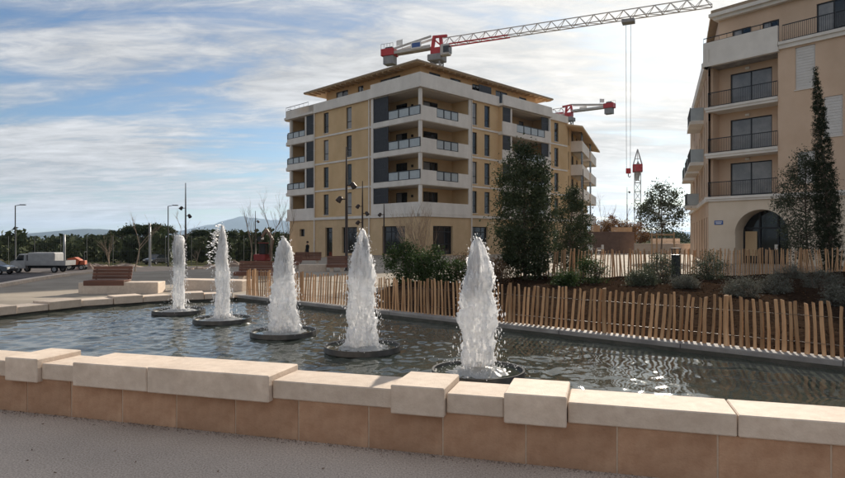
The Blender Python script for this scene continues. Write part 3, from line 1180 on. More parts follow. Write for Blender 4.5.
leafy_tree('evergreen_oak', 'tall bushy dark evergreen oak standing between the stake fences, leafy to the ground', 'tree', (3.75, 22.4, 0.1), 4.95, 0.15,
           [(0, .5), (.12, .85), (.35, 1.07), (.6, 1.08), (.78, .92), (.9, .6), (1, .15)], 19000, 300, 0.16, 0.10, 'leaf_oak', 11, 0.07)
leafy_tree('evergreen_oak', 'smaller narrow dark evergreen oak just behind the tall bushy one', 'tree', (7.2, 29.5, 0.0), 4.0, 0.2,
           [(0, .6), (.2, .95), (.45, .95), (.7, .75), (.9, .4), (1, .12)], 10500, 160, 0.165, 0.105, 'leaf_oak', 12, 0.06)
leafy_tree('evergreen_tree', 'loose young evergreen tree in front of the arched doorway building', 'tree', (18.6, 29.6, 0.0), 5.9, 0.7,
           [(0, .6), (.15, 1.1), (.4, 1.3), (.65, 1.15), (.85, .7), (1, .15)], 11000, 230, 0.21, 0.10, 'leaf_olive', 13, 0.06)
leafy_tree('cypress', 'tall slim pointed dark cypress beside the loose young evergreen', 'tree', (18.95, 28.2, 0.0), 9.5, 0.15,
           [(0, .35), (.08, .52), (.3, .52), (.55, .41), (.78, .25), (.93, .10), (1, .02)], 34000, 1500, 0.045, 0.075, 'leaf_cypress', 14, 0.10, lean=(-0.8, 0), aspect=0.35)
leafy_tree('young_tree', 'young open crowned tree held by timber stakes near the brown hoarding', 'tree', (18.0, 46.0, 0.0), 5.6, 2.2,
           [(0, .5), (.2, 1.5), (.5, 1.75), (.8, 1.2), (1, .3)], 4200, 80, 0.24, 0.17, 'leaf_olive', 15, 0.07)
# its support frame
root = thing('tree_support', 'timber stake frame with cross rails round the young open crowned tree', 'stakes', (18.0, 46.0, 0.0))
for x, y in ((-0.9, -0.5), (0.75, -0.5), (0, 0.9)):
    MB().tube([(x, y, -0.1), (x, y, 2.1)], 0.06, 8).build('stake', 'timber', root)
MB().bar((-0.9, -0.5, 1.95), (0.75, -0.5, 1.95), 0.08).bar((0.75, -0.5, 1.9), (0, 0.9, 1.9), 0.08).bar((0, 0.9, 1.85), (-0.9, -0.5, 1.85), 0.08).build('cross_rail', 'timber', root)

# shrubs behind the fence
def bush(name, label, loc, rx, h, n, lsize, m, seed, group=None, aspect=0.5, cl=60, cs=0.12, cat='shrub'):
    return leafy_tree(name, label, cat, loc, h, 0.03, [(0, rx * .8), (.3, rx), (.6, rx * .9), (.85, rx * .6), (1, rx * .2)], n, cl, cs, lsize, m, seed, 0.02, stems=3, group=group, aspect=aspect, parts=('stem', 'foliage'))


bush('evergreen_shrub', 'rounded dark green shrub in front of the bare twiggy stems, next to a street lamp', (-0.62, 21.0, 0.05), 0.78, 1.35, 5200, 0.075, 'leaf_bush', 21)
bush('evergreen_shrub', 'larger dark green shrub at the foot of the bare twiggy stems', (0.28, 20.2, 0.08), 0.62, 1.25, 4600, 0.075, 'leaf_bush', 22)
bush('evergreen_shrub', 'low dark green shrub between the bare stems and the russet shrubs', (1.15, 20.6, 0.08), 0.5, 0.75, 2200, 0.07, 'leaf_bush', 23)
for i, (x, y, s, h) in enumerate(((1.9, 21.5, .55, .85), (2.5, 20.6, .45, .6), (1.5, 23.0, .5, .95), (2.7, 22.2, .42, .8))):
    bush('russet_shrub', ['dry russet shrub beside the low dark green shrub', 'small russet shrub in front of the evergreen oak', 'tall russet shrub behind the low dark green shrub', 'russet shrub touching the evergreen oak'][i],
         (x, y, 0.08), s, h, 1500, 0.06, 'leaf_russet', 30 + i, 'russet shrubs by the oak')
bare_tree('twiggy_shrub', 'tall bare twiggy shrub with many upright brown stems before the corner building', 'shrub', (-0.15, 22.3, 0.05), 2.75, 5, 0.022, 'bark_pale', 0.35, 3, 11, upright=0.5)
# grey-green shrubs in the bed
spots = [(5.6, 20.5, .55, .75, 'leaf_bush', 'dark green bush between the oak and the grey-green bushes'), (8.4, 21.6, .62, .95, 'leaf_olive', 'grey-green bush next to the hooded litter bin'),
         (10.6, 22.5, .6, .95, 'leaf_olive', 'grey-green bush below the corner of the arched building'), (6.9, 19.4, .45, .55, 'leaf_olive', 'low grey-green bush near the dark green bush'),
         (4.4, 18.9, .35, .4, 'leaf_bush', 'small dark green bush close to the pool fence'),
         (7.9, 18.3, .4, .42, 'leaf_lavender', 'small grey lavender clump closest to the hooded litter bin'), (8.35, 16.0, .42, .5, 'leaf_lavender', 'grey lavender clump next along from the one by the litter bin'),
         (9.9, 17.2, .5, .5, 'leaf_lavender', 'round grey lavender clump between the one near the bin and the broad one'), (11.9, 18.2, .62, .6, 'leaf_lavender', 'broad grey lavender clump in front of the cypress'),
         (13.6, 22.5, .55, .55, 'leaf_lavender', 'grey lavender clump against the back fence below the loose evergreen'), (9.35, 13.6, .42, .42, 'leaf_lavender', 'grey lavender clump pressed close to the pool fence')]
for i, (x, y, s, h, m, lab) in enumerate(spots):
    if m == 'leaf_lavender':
        bush('lavender_clump', lab, (x, y, bed_z(x, y) - 0.03), s, h, 3200, 0.06, m, 50 + i, 'lavender clumps in the planting bed', 0.22, 60, 0.07, 'plant')
    else:
        bush('bed_shrub', lab, (x, y, bed_z(x, y) - 0.03), s, h, 2600, 0.06, m, 50 + i, 'shrubs in the planting bed')
# litter of wood chips and bark on the soil (nobody could count it)
rng = np.random.default_rng(77)
bx = rng.uniform(-1, 22, 9000)
by = rng.uniform(4, 27, 9000)
okm = np.array([inside(BED, x, y) for x, y in zip(bx, by)])
bx, by = bx[okm], by[okm]
P = np.stack([bx, by, np.array([bed_z(x, y) for x, y in zip(bx, by)]) + 0.008], 1)
o = np_quads('bark_chips', leaf_quads(P, 0.06, rng, 0.5), 'bark_chip')
tag(o, 'scattered bark chips on the dark soil of the planting bed', 'mulch', kind='stuff')

# a few dry leaves blown on the path
rng = np.random.default_rng(78)
lp = []
while len(lp) < 46:
    a_, b_ = rng.uniform(-4.5, 4.5), -rng.uniform(0.03, 1.9)
    p = wall_pt(a_ + 3, b_)
    lp.append((p[0], p[1], 0.009))
o = np_quads('leaf_litter', leaf_quads(np.array(lp), 0.03, rng, 0.6) * np.array([1, 1, 0.35]) + np.array([0, 0, 0.006]), 'leaf_russet')
tag(o, 'tiny dry leaves scattered on the foreground path', 'leaves', kind='stuff')

# grit and crumbs gathered at the foot of the wall
rng = np.random.default_rng(79)
ga = rng.uniform(-2.5, 8.5, 2600)
gb = -np.abs(rng.normal(0, 0.05, 2600)) - 0.012
gp = np.array([wall_pt(u, v) for u, v in zip(ga, gb)])
o = np_quads('grit', leaf_quads(np.column_stack([gp, np.full(len(gp), 0.004)]), 0.011, rng, 0.7), 'rubble')
tag(o, 'fine grit gathered along the foot of the tiled pool wall', 'grit', kind='stuff')

# hooded litter bin
root = thing('litter_bin', 'dark hooded litter bin behind the planting bed', 'bin', (pt(675.5, 22.3), 22.3, 0.05))
MB().lathe([(0.001, 0.0), (0.16, 0.0), (0.17, 0.05), (0.15, 0.9), (0.155, 0.98), (0.001, 0.98)], 20).build('body', 'dark_metal', root)
for a in range(3):
    MB().bar((0.13 * math.cos(a * 2.1), 0.13 * math.sin(a * 2.1), 0.97), (0.17 * math.cos(a * 2.1), 0.17 * math.sin(a * 2.1), 1.2), 0.025).build('bracket', 'dark_metal', root)
MB().lathe([(0.001, 1.23), (0.2, 1.22), (0.21, 1.2), (0.2, 1.19), (0.001, 1.19)], 20).build('hood', 'tyre', root)


# ------------------------------------------------------------------ benches and stone blocks
def bench(label, loc, rz, w, seat_h=0.42, back=True, block=None):
    root = thing('bench', label, 'bench', loc, rz, 'benches on the square')
    if block:
        MB().box(block[0], block[1], -0.28, 0.36, -0.06, seat_h - 0.06).build('stone_block', 'limestone', root, bevel=0.012)
    else:
        for s in (-1, 1):
            MB().box(s * (w / 2 - 0.25) - 0.09, s * (w / 2 - 0.25) + 0.09, -0.2, 0.2, -0.06, seat_h - 0.045).build('stone_foot', 'limestone', root, bevel=0.01)
    for i in range(5):
        y = -0.25 + i * 0.105
        MB().box(-w / 2, w / 2, y, y + 0.09, seat_h - 0.04, seat_h).build('seat_slat', 'bench_wood', root, bevel=0.006)
    MB().box(-w / 2, w / 2, -0.285, -0.262, seat_h - 0.15, seat_h - 0.005).build('front_slat', 'bench_wood', root)
    if back:
        for i in range(4):
            z = seat_h + 0.012 + i * 0.097
            y = 0.275 + i * 0.03
            MB().box(-w / 2, w / 2, y, y + 0.03, z, z + 0.09).build('back_slat', 'bench_wood', root, bevel=0.004)
        for s in (-1, 1):
            MB().bar((s * (w / 2 - 0.1), 0.30, seat_h - 0.1), (s * (w / 2 - 0.1), 0.40, seat_h + 0.38), 0.04).build('back_support', 'dark_metal', root)
    return root


bench('wooden slat bench set on a long pale stone block at the end of the pool', (pt(108, 18.2), 18.2, 0.0), R(4), 1.15, 0.38, True, (-0.72, 1.55))
bench('red-brown slat bench behind the stone rim where the stake fence begins', (pt(257, 23.6), 23.6, 0.0), R(-4), 1.65, 0.34)
bench('red-brown slat bench beneath the walking person, near the corner building', (pt(308, 41), 41, tzf(pt(308, 41), 41)), R(6), 1.75, 0.36)
bench('short slat bench beside the tall street lamp and a pale block', (pt(337, 30), 30, 0), R(6), 1.0, 0.36)
bench('slat bench by the shrubs at the foot of the corner building', (pt(287, 33), 33, tzf(pt(287, 33), 33)), R(-6), 1.5, 0.36)
o = MB().box(-0.66, 0.66, -0.35, 0.35, -0.05, 0.34).build('stone_block', 'limestone', None, (pt(313, 30.5), 30.5, 0), (0, 0, R(5)), bevel=0.015)
tag(o, 'plain pale stone seat block between two slat benches', 'stone block')
o = MB().box(-1.2, 1.2, -0.35, 0.35, -0.05, 0.32).build('stone_block', 'limestone', None, (-6.6, 19.3, 0), (0, 0, R(-14)), bevel=0.015)
tag(o, 'low pale stone block behind the pool rim next to the bench block', 'stone block')


# ------------------------------------------------------------------ buildings
class Frame:
    """facade frame in building-local space: a along, b outwards, z up"""

    def __init__(s, ox, oy, ax, ay):
        l = math.hypot(ax, ay)
        s.o = (ox, oy)
        s.a = (ax / l, ay / l)
        s.n = (s.a[1], -s.a[0])

    def __call__(s, a, b, z):
        return (s.o[0] + s.a[0] * a + s.n[0] * b, s.o[1] + s.a[1] * a + s.n[1] * b, z)


def wall_holes(fr, a0, a1, z0, z1, holes, depth=0.22, b=0.0):
    mb = MB()
    A = sorted({a0, a1, *[h[0] for h in holes], *[h[1] for h in holes]})
    Z = sorted({z0, z1, *[h[2] for h in holes], *[h[3] for h in holes]})
    for i in range(len(A) - 1):
        for j in range(len(Z) - 1):
            ca, cz = (A[i] + A[i + 1]) / 2, (Z[j] + Z[j + 1]) / 2
            if any(h[0] < ca < h[1] and h[2] < cz < h[3] for h in holes):
                continue
            mb.add([fr(A[i], b, Z[j]), fr(A[i + 1], b, Z[j]), fr(A[i + 1], b, Z[j + 1]), fr(A[i], b, Z[j + 1])], [(0, 1, 2, 3)])
    for h in holes:
        q = [(h[0], h[2]), (h[1], h[2]), (h[1], h[3]), (h[0], h[3])]
        for k in range(4):
            (x, z), (x2, z2) = q[k], q[(k + 1) % 4]
            mb.add([fr(x, b, z), fr(x2, b, z2), fr(x2, b - depth, z2), fr(x, b - depth, z)], [(0, 1, 2, 3)])
    return mb


def window(root, fr, a0, a1, z0, z1, b=-0.16, fw=0.07, bars=1, sill=False, curtain=False, name='window', hbar=None):
    mb = MB()
    mb.fbox(fr, a0, a1, b - 0.05, b, z0, z0 + fw)
    mb.fbox(fr, a0, a1, b - 0.05, b, z1 - fw, z1)
    mb.fbox(fr, a0, a0 + fw, b - 0.05, b, z0 + fw, z1 - fw)
    mb.fbox(fr, a1 - fw, a1, b - 0.05, b, z0 + fw, z1 - fw)
    for i in range(1, bars):
        c = a0 + (a1 - a0) * i / bars
        mb.fbox(fr, c - fw / 2, c + fw / 2, b - 0.05, b - 0.002, z0 + fw, z1 - fw)
    for hb in (hbar or []):
        mb.fbox(fr, a0 + fw, a1 - fw, b - 0.05, b - 0.004, hb - fw / 2, hb + fw / 2)
    w = mb.build(name, 'dark_metal', root)
    for i in range(bars):
        c0, c1 = a0 + (a1 - a0) * i / bars, a0 + (a1 - a0) * (i + 1) / bars
        t = random.uniform(-0.006, 0.006)
        p = MB().add([fr(c0 + fw / 2, b - 0.03 - t, z0 + fw / 2), fr(c1 - fw / 2, b - 0.03 + t, z0 + fw / 2), fr(c1 - fw / 2, b - 0.03 + t * 0.6, z1 - fw / 2), fr(c0 + fw / 2, b - 0.03 - t * 0.4, z1 - fw / 2)],
                     [(0, 1, 2, 3)]).build('pane', 'glass_curtain' if curtain == 2 or (curtain and i == 0) else 'glass', w)
    if sill:
        MB().fbox(fr, a0 - 0.06, a1 + 0.06, -0.14, 0.05, z0 - 0.06, z0 - 0.003).build('sill', 'white_trim', w)
    return w


def glass_rail(parent, fr, a0, a1, z0, z1, n, b):
    """black framed row of pale glass panels; each panel a piece of its own"""
    mb = MB()
    mb.fbox(fr, a0, a1, b - 0.03, b + 0.03, z1 - 0.09, z1)
    mb.fbox(fr, a0, a1, b - 0.03, b + 0.03, z0, z0 + 0.07)
    for i in range(n + 1):
        c = a0 + (a1 - a0) * i / n
        mb.fbox(fr, max(a0, c - 0.075), min(a1, c + 0.075), b - 0.032, b + 0.032, z0 + 0.07, z1 - 0.09)
    r = mb.build('railing', 'dark_metal', parent)
    for i in range(n):
        c0, c1 = a0 + (a1 - a0) * i / n + 0.075, a0 + (a1 - a0) * (i + 1) / n - 0.075
        MB().fbox(fr, c0, c1, b - 0.01, b + 0.012, z0 + 0.07, z1 - 0.09).build('glass_panel', 'panel_glass', r if r.parent.parent is None else parent)


def bar_rail(parent, fr, a0, a1, z0, z1, b, step=0.13):
    mb = MB()
    mb.fbox(fr, a0, a1, b - 0.025, b + 0.025, z1 - 0.05, z1)
    mb.fbox(fr, a0, a1, b - 0.02, b + 0.02, z0, z0 + 0.04)
    n = int((a1 - a0) / step)
    for i in range(n + 1):
        c = a0 + (a1 - a0) * i / n
        mb.fbox(fr, c - 0.009, c + 0.009, b - 0.009, b + 0.009, z0 + 0.04, z1 - 0.05)
    mb.build('railing', 'dark_metal', parent)


def louvre_screen(root, fr, a0, a1, z0, z1, b):
    mb = MB()
    mb.fbox(fr, a0, a0 + 0.06, b - 0.03, b + 0.03, z0, z1)
    mb.fbox(fr, a1 - 0.06, a1, b - 0.03, b + 0.03, z0, z1)
    n = int((a1 - a0 - 0.12) / 0.11)
    for i in range(n):
        c = a0 + 0.06 + (a1 - a0 - 0.12) * (i + 0.5) / n
        mb.fbox(fr, c - 0.045, c + 0.045, b - 0.012 - 0.01 * (i % 2), b + 0.008, z0 + 0.02, z1 - 0.02)
    mb.fbox(fr, a0, a1, b - 0.028, b + 0.028, (z0 + z1) / 2 - 0.05, (z0 + z1) / 2 + 0.05)
    mb.build('louvre_screen', 'screen', root)


LV = [4.0, 7.0, 10.0, 13.0, 16.0]       # floor levels of the corner building


def building_a():
    root = thing('corner_building', 'tan five storey apartment building with white balconies and wooden attic under the cranes', 'building', (-0.2, 56.8, 0), R(45))
    FR = Frame(0, 0, 1, 0)              # right facade: a = x, outward -y
    FL = Frame(0, 21.9, 0, -1)          # left facade: a runs towards the corner, outward -x
    assert abs(FL.n[0] + 1) < 1e-6

    def la(y):                          # distance from the corner -> a on the left facade
        return 21.9 - y
    qx, qy = 0.915, 0.404
    FW = Frame(25.3, 0, qx, qy)         # wing facade
    WL = 22.4
    # --- ground floor walls
    gh = []
    for (y0, y1) in ((13.6, 14.9), (9.35, 11.9), (2.08, 5.4)):
        gh.append((la(y1), la(y0), -0.35 if y0 > 13 else 0.1, 2.85))
    gh.append((la(19.9), la(18.9), 1.9, 2.75))
    wall_holes(FL, 0, 21.9, -1.6, 3.72, gh, 0.3).build('wall', 'facade_stone', root)
    for h in gh:
        window(root, FL, *h, b=-0.24, bars=1 if h[1] - h[0] < 1.4 else 3, name='door' if h[2] < -0.2 else 'shop_window', hbar=[2.3] if h[2] < 1 else None, fw=0.09)
    gr = [(1.7, 4.5, 0.1, 2.85), (7.25, 10.0, 0.1, 2.85), (13.2, 16.0, 0.1, 2.85), (18.0, 20.4, 0.1, 2.85), (22.3, 23.5, 0.0, 2.6)]
    wall_holes(FR, 0, 25.3, -1.0, 3.72, gr, 0.3).build('wall', 'facade_stone', root)
    for h in gr:
        window(root, FR, *h, b=-0.24, bars=3 if h[1] - h[0] > 1.5 else 1, name='shop_window', hbar=[2.3, 1.1], fw=0.09)
    wall_holes(FW, 0, WL, -1.0, 3.72, [(3, 5.4, 0, 2.7), (8, 10.5, 0, 2.7), (13.5, 16, 0, 2.7)], 0.3).build('wall', 'facade_stone', root)
    for a0 in (3, 8, 13.5):
        window(root, FW, a0, a0 + 2.4, 0, 2.7, b=-0.24, bars=2, fw=0.09, name='shop_window')
    # --- back and end walls (plain)
    e = FW(WL, 0, 0)
    mb = MB()
    outline = [(0, 21.9), (0, 22.0), (16, 22.0), (22, 15), (e[0] - 6.0, e[1] + 13), (e[0], e[1])]
    for (p, q) in zip(outline[:-1], outline[1:]):
        mb.add([(p[0], p[1], -1.6), (q[0], q[1], -1.6), (q[0], q[1], 15.9), (p[0], p[1], 15.9)], [(3, 2, 1, 0)])
    mb.build('back_wall', 'facade', root)
    # --- upper walls
    wz0, wz1 = 4.12, 15.72
    # left facade between loggias: y 6.8..17
    hl = []
    for lv in LV[:4]:
        for yc in (14.75, 10.7):
            hl.append((la(yc + 0.46), la(yc - 0.46), lv + 0.25, lv + 2.5))
    wall_holes(FL, la(17.0), la(6.8), wz0, wz1, hl, 0.2).build('wall', 'facade', root)
    for i, h in enumerate(hl):
        window(root, FL, *h, b=-0.12, sill=True, curtain=i % 3 == 1, hbar=[h[2] + 0.75])
    # right facade wall 6.9..11.8 and 20.75..25.3
    hr = [(c - 0.45, c + 0.45, lv + 0.25, lv + 2.5) for lv in LV[:4] for c in (7.75, 9.85)]
    wall_holes(FR, 6.95, 11.8, wz0, wz1, hr, 0.2).build('wall', 'facade', root)
    for i, h in enumerate(hr):
        window(root, FR, *h, b=-0.12, sill=True, curtain=i % 4 == 2, hbar=[h[2] + 0.75])
    hr = [(22.5, 23.4, lv + 0.25, lv + 2.5) for lv in LV[:4]]
    wall_holes(FR, 20.75, 25.3, wz0, wz1, hr, 0.2).build('wall', 'facade', root)
    for h in hr:
        window(root, FR, *h, b=-0.12, sill=True, hbar=[h[2] + 0.75])
    # string courses on the plain walls
    for lv in LV[1:4]:
        MB().fbox(FL, la(17.0) + .01, la(6.9), 0.0, 0.07, lv - 0.16, lv + 0.02).build('string_course', 'white_trim', root)
        MB().fbox(FR, 7.0, 11.78, 0.0, 0.07, lv - 0.16, lv + 0.02).build('string_course', 'white_trim', root)
        MB().fbox(FR, 20.85, 25.3, 0.0, 0.07, lv - 0.16, lv + 0.02).build('string_course', 'white_trim', root)
    # cornice over the ground floor
    MB().fbox(FL, -0.1, 22.0, -0.3, 0.14, 3.72, 3.98).build('cornice', 'white_trim', root)
    MB().fbox(FR, -0.14, 25.35, -0.3, 0.143, 3.725, 3.985).build('cornice', 'white_trim', root)
    MB().fbox(FW, -0.05, WL, -0.3, 0.14, 3.73, 3.97).build('cornice', 'white_trim', root)
    MB().fbox(FL, la(17.0), la(6.8), -0.2, 0.05, 3.98, 4.12).build('cornice', 'facade_stone', root)
    MB().fbox(FR, 6.95, 11.8, -0.2, 0.052, 3.985, 4.12).build('cornice', 'facade_stone', root)
    MB().fbox(FR, 20.75, 25.3, -0.2, 0.052, 3.985, 4.12).build('cornice', 'facade_stone', root)
    # --- corner loggia
    dep = 2.3
    for i, lv in enumerate(LV[:4]):
        top = lv + 2.72
        # recessed back walls with doors
        for fr, s0, s1, sg in ((FL, la(6.8), la(dep), 'l'), (FR, dep, 6.95, 'r')):
            if sg == 'l':
                hs = [(la(5.9), la(4.2), lv + 0.1, lv + 2.3)]
            else:
                hs = [(2.7, 4.8, lv + 0.1, lv + 2.3)]
            wall_holes(fr, s0, s1, lv, top + 0.1, hs, 0.12, -dep).build('loggia_wall', 'facade', root)
            for h in hs:
                window(root, fr, *h, b=-dep - 0.08, bars=2, name='balcony_door', curtain=(i + (sg == 'r')) % 2 == 0)
        # side returns
        MB().fbox(FL, la(6.8), la(6.78), -dep, -0.03, lv, top + 0.1).build('loggia_return', 'facade', root)
        MB().fbox(FR, 6.93, 6.95, -dep, -0.03, lv, top + 0.1).build('loggia_return', 'facade', root)
        # slab with white fascia, L shaped
        bal = MB().prism([(-0.12, -0.12), (6.95, -0.12), (6.95, dep), (dep, dep), (dep, 6.8), (-0.12, 6.8)], lv - 0.30, lv + 0.02).build('balcony', 'white_trim', root)
        if i == 0:
            MB().fbox(FL, la(6.8), la(-0.12), 0.0, 0.115, lv + 0.02, lv + 1.08).fbox(FR, 0.0, 6.95, 0.0, 0.113, lv + 0.021, lv + 1.078).build('parapet', 'white_trim', bal)
            MB().fbox(FL, la(6.8), la(-0.16), 0.0, 0.165, lv - 0.02, lv + 0.08).fbox(FR, 0.02, 6.95, 0.0, 0.163, lv - 0.018, lv + 0.079).build('moulding', 'white_trim', bal)
        else:
            MB().fbox(FL, la(6.8), la(-0.12), 0.0, 0.115, lv + 0.02, lv + 0.22).build('upstand', 'white_trim', bal)
            glass_rail(bal, FL, la(4.4), la(-0.05), lv + 0.22, lv + 1.12, 3, 0.05)
            MB().fbox(FR, 0.02, 2.1, 0.0, 0.113, lv + 0.02, lv + 1.08).build('parapet', 'white_trim', bal)
            MB().fbox(FR, 2.1, 5.2, 0.0, 0.113, lv + 0.02, lv + 0.2).build('upstand', 'white_trim', bal)
            glass_rail(bal, FR, 2.1, 5.2, lv + 0.2, lv + 1.12, 3, 0.05)
            MB().fbox(FR, 5.2, 6.95, 0.0, 0.113, lv + 0.02, lv + 1.08).build('parapet', 'white_trim', bal)
        MB().fbox(FL, la(4.2), la(0.3), -0.12, -0.06, lv + 1.05, lv + 1.1).build('handrail', 'dark_metal', bal)
        louvre_screen(root, FL, la(6.6), la(4.45), lv + 0.23 if i else lv + 1.1, top, 0.03)
        # soffit of the storey above
        MB().prism([(-0.05, -0.05), (6.93, -0.05), (6.93, dep), (dep, dep), (dep, 6.78), (-0.05, 6.78)], top - 0.08, top - 0.026).build('soffit', 'soffit', root)
        # columns
        MB().box(-0.05, 0.22, -0.05, 0.22, lv + 0.02, top - 0.082).build('column', 'white_trim', root)
        # wall lamps on the loggia wall
        MB().fbox(FL, la(3.4) - 0.09, la(3.4) + 0.09, -dep, -dep + 0.14, lv + 1.75, lv + 2.0).build('wall_lamp', 'dark_metal', root)
    for fr, a in ((FL, la(6.8)), (FR, 6.95)):
        MB().fbox(fr, a - 0.16, a + 0.16, 0.0, 0.13, 4.0, 15.72).build('pilaster', 'white_trim', root)
    # roof parapet over the corner (projecting) and the rest
    MB().fbox(FL, la(7.1), la(-0.35), -0.2, 0.34, 15.72, 16.0).fbox(FR, -0.2, 7.3, -0.2, 0.343, 15.723, 16.003).build('cornice', 'white_trim', root)
    MB().fbox(FL, la(6.9), la(-0.25), 0.05, 0.25, 16.0, 17.1).fbox(FR, -0.05, 7.1, 0.05, 0.247, 16.003, 17.097).build('roof_parapet', 'white_trim', root)
    MB().fbox(FL, -0.4, la(7.1), -0.2, 0.22, 15.71, 15.96).build('cornice', 'white_trim', root)
    MB().fbox(FL, -0.4, la(6.9), 0.0, 0.15, 15.96, 16.75).build('roof_parapet', 'white_trim', root)
    MB().fbox(FR, 7.3, 11.7, -0.2, 0.22, 15.71, 15.96).build('cornice', 'white_trim', root)
    MB().fbox(FR, 20.9, 25.3, -0.2, 0.22, 15.71, 15.96).build('cornice', 'white_trim', root)
    MB().fbox(FR, 7.1, 11.7, 0.0, 0.15, 15.96, 16.75).build('roof_parapet', 'white_trim', root)
    MB().fbox(FR, 20.9, 25.3, 0.0, 0.15, 15.96, 16.55).build('roof_parapet', 'white_trim', root)
    # --- second loggia on the right facade
    for i, lv in enumerate(LV[:4]):
        top = lv + 2.72
        hs = [(14.6, 16.6, lv + 0.1, lv + 2.3), (18.0, 19.0, lv + 0.1, lv + 2.3)]
        wall_holes(FR, 11.8, 20.75, lv, top + 0.1, hs, 0.12, -1.9).build('loggia_wall', 'facade', root)
        for h in hs:
            window(root, FR, *h, b=-1.98, bars=2 if h[1] - h[0] > 1.5 else 1, name='balcony_door', curtain=i % 2 == 1)
        MB().fbox(FR, 11.8, 11.82, -1.9, 0.5, lv, top + 0.1).build('loggia_return', 'facade', root)
        MB().fbox(FR, 20.73, 20.75, -1.9, 0.5, lv, top + 0.1).build('loggia_return', 'facade', root)
        bal = MB().fbox(FR, 11.7, 20.85, -1.9, 0.62, lv - 0.3, lv + 0.02).build('balcony', 'white_trim', root)
        MB().fbox(FR, 11.7, 14.2, 0.5, 0.615, lv + 0.02, lv + 1.08).build('parapet', 'white_trim', bal)
        MB().fbox(FR, 14.2, 19.6, 0.5, 0.615, lv + 0.02, lv + 0.22).build('upstand', 'white_trim', bal)
        glass_rail(bal, FR, 14.2, 19.6, lv + 0.22, lv + 1.12, 4, 0.55)
        MB().fbox(FR, 19.6, 20.85, 0.5, 0.615, lv + 0.02, lv + 1.08).build('parapet', 'white_trim', bal)
        louvre_screen(root, FR, 11.85, 13.1, lv + 1.1, top, 0.5)
        louvre_screen(root, FR, 19.2, 20.7, lv + 1.13, top, 0.42)
        MB().fbox(FR, 11.75, 20.8, -1.88, 0.55, top - 0.08, top - 0.026).build('soffit', 'soffit', root)
        MB().fbox(FR, 13.2, 13.42, 0.32, 0.54, lv + 0.02, top - 0.082).build('column', 'white_trim', root)
        MB().fbox(FR, 20.55, 20.8, 0.36, 0.6, lv + 0.02, top - 0.082).build('column', 'white_trim', root)
    MB().fbox(FR, 11.6, 20.95, -0.2, 0.8, 15.75, 16.0).build('cornice', 'white_trim', root)
    MB().fbox(FR, 11.7, 20.9, 0.55, 0.72, 16.0, 16.9).build('roof_parapet', 'white_trim', root)
    # --- left end loggia with projecting balconies
    for i, lv in enumerate(LV[:4]):
        top = lv + 2.72
        wall_holes(FL, la(21.9), la(17.0), lv, top + 0.1, [(la(20.6), la(19.0), lv + 0.1, lv + 2.3)], 0.12, -2.0).build('loggia_wall', 'facade', root)
        window(root, FL, la(20.6), la(19.0), lv + 0.1, lv + 2.3, b=-2.08, bars=2, name='balcony_door')
        MB().fbox(FL, la(17.02), la(17.0), -2.0, -0.03, lv, top + 0.1).build('loggia_return', 'facade', root)
        out = [(-0.12, 17.0), (-0.12, 22.6), (0.3, 23.1), (4.2, 23.1), (4.2, 22.0), (2.0, 22.0), (2.0, 17.0)]
        bal = MB().prism(out[::-1], lv - 0.3, lv + 0.05).build('balcony', 'white_trim', root)
        FE = Frame(0.3, 23.1, 1, 0)
        FE.n = (0, 1)
        MB().fbox(FL, la(22.3), la(17.0), 0.0, 0.11, lv + 0.05, lv + (1.08 if i == 0 else 0.40)).build('parapet', 'white_trim', bal)
        MB().fbox(FE, 0.05, 3.9, -0.1, 0.0, lv + 0.05, lv + (1.08 if i == 0 else 0.40)).build('parapet', 'white_trim', bal)
        if i:
            glass_rail(bal, FL, la(22.3), la(18.75), lv + 0.40, lv + 1.15, 3, 0.05)
            glass_rail(bal, FE, 0.05, 3.9, lv + 0.40, lv + 1.15, 3, -0.05)
        louvre_screen(root, FL, la(18.4), la(17.1), lv + (1.1 if i == 0 else 0.43), top, 0.02)
        MB().box(-0.05, 0.2, 18.5, 18.75, lv + 0.05, top - 0.082).build('column', 'white_trim', root)
        MB().box(-0.05, 0.2, 21.6, 21.85, lv + 0.05, top - 0.082).build('column', 'white_trim', root)
        MB().prism([(-0.05, 17.0), (2.0, 17.0), (2.0, 22.0), (-0.05, 22.0)], top - 0.08, top - 0.026).build('soffit', 'soffit', root)
    top_out = [(-0.3, 16.9), (-0.3, 22.7), (0.3, 23.3), (4.4, 23.3), (4.4, 21.8), (2.0, 21.8), (2.0, 16.9)]
    MB().prism(top_out[::-1], 15.715, 15.965).build('cornice', 'white_trim', root)
    MB().prism([(-0.15, 16.95), (-0.15, 22.6), (0.35, 23.1), (4.3, 23.1), (4.3, 22.95), (0.45, 22.95), (0.0, 22.55), (0.0, 16.95)][::-1], 15.965, 16.75).build('roof_parapet', 'white_trim', root)
    bar_rail(root, Frame(-0.1, 22.6, 0, -1), 0, 4.6, 16.75, 17.2, 0.0, 0.9)
    bar_rail(root, Frame(4.2, 23.0, -1, 0), 0, 3.8, 16.75, 17.2, 0.0, 0.9)
    for fr, a_ in ((FL, la(7.25)), (FR, 7.2), (FR, 21.1), (FL, la(16.8))):
        dp = MB().fbox(fr, a_ - 0.05, a_ + 0.05, 0.08, 0.18, -0.6, 15.7)
        for z in (1.5, 5.5, 8.5, 11.5, 14.5):
            dp.fbox(fr, a_ - 0.075, a_ + 0.075, 0.0, 0.185, z, z + 0.06)
        dp.build('downpipe', 'white_trim', root)
    # flat roof deck
    MB().prism([(0.02, 0.02), (25.2, 0.02), (e[0], e[1]), (e[0] - 6, e[1] + 13), (22, 15), (16, 21.9), (0.02, 21.9)], 15.80, 15.93).build('roof_deck', 'concrete', root)
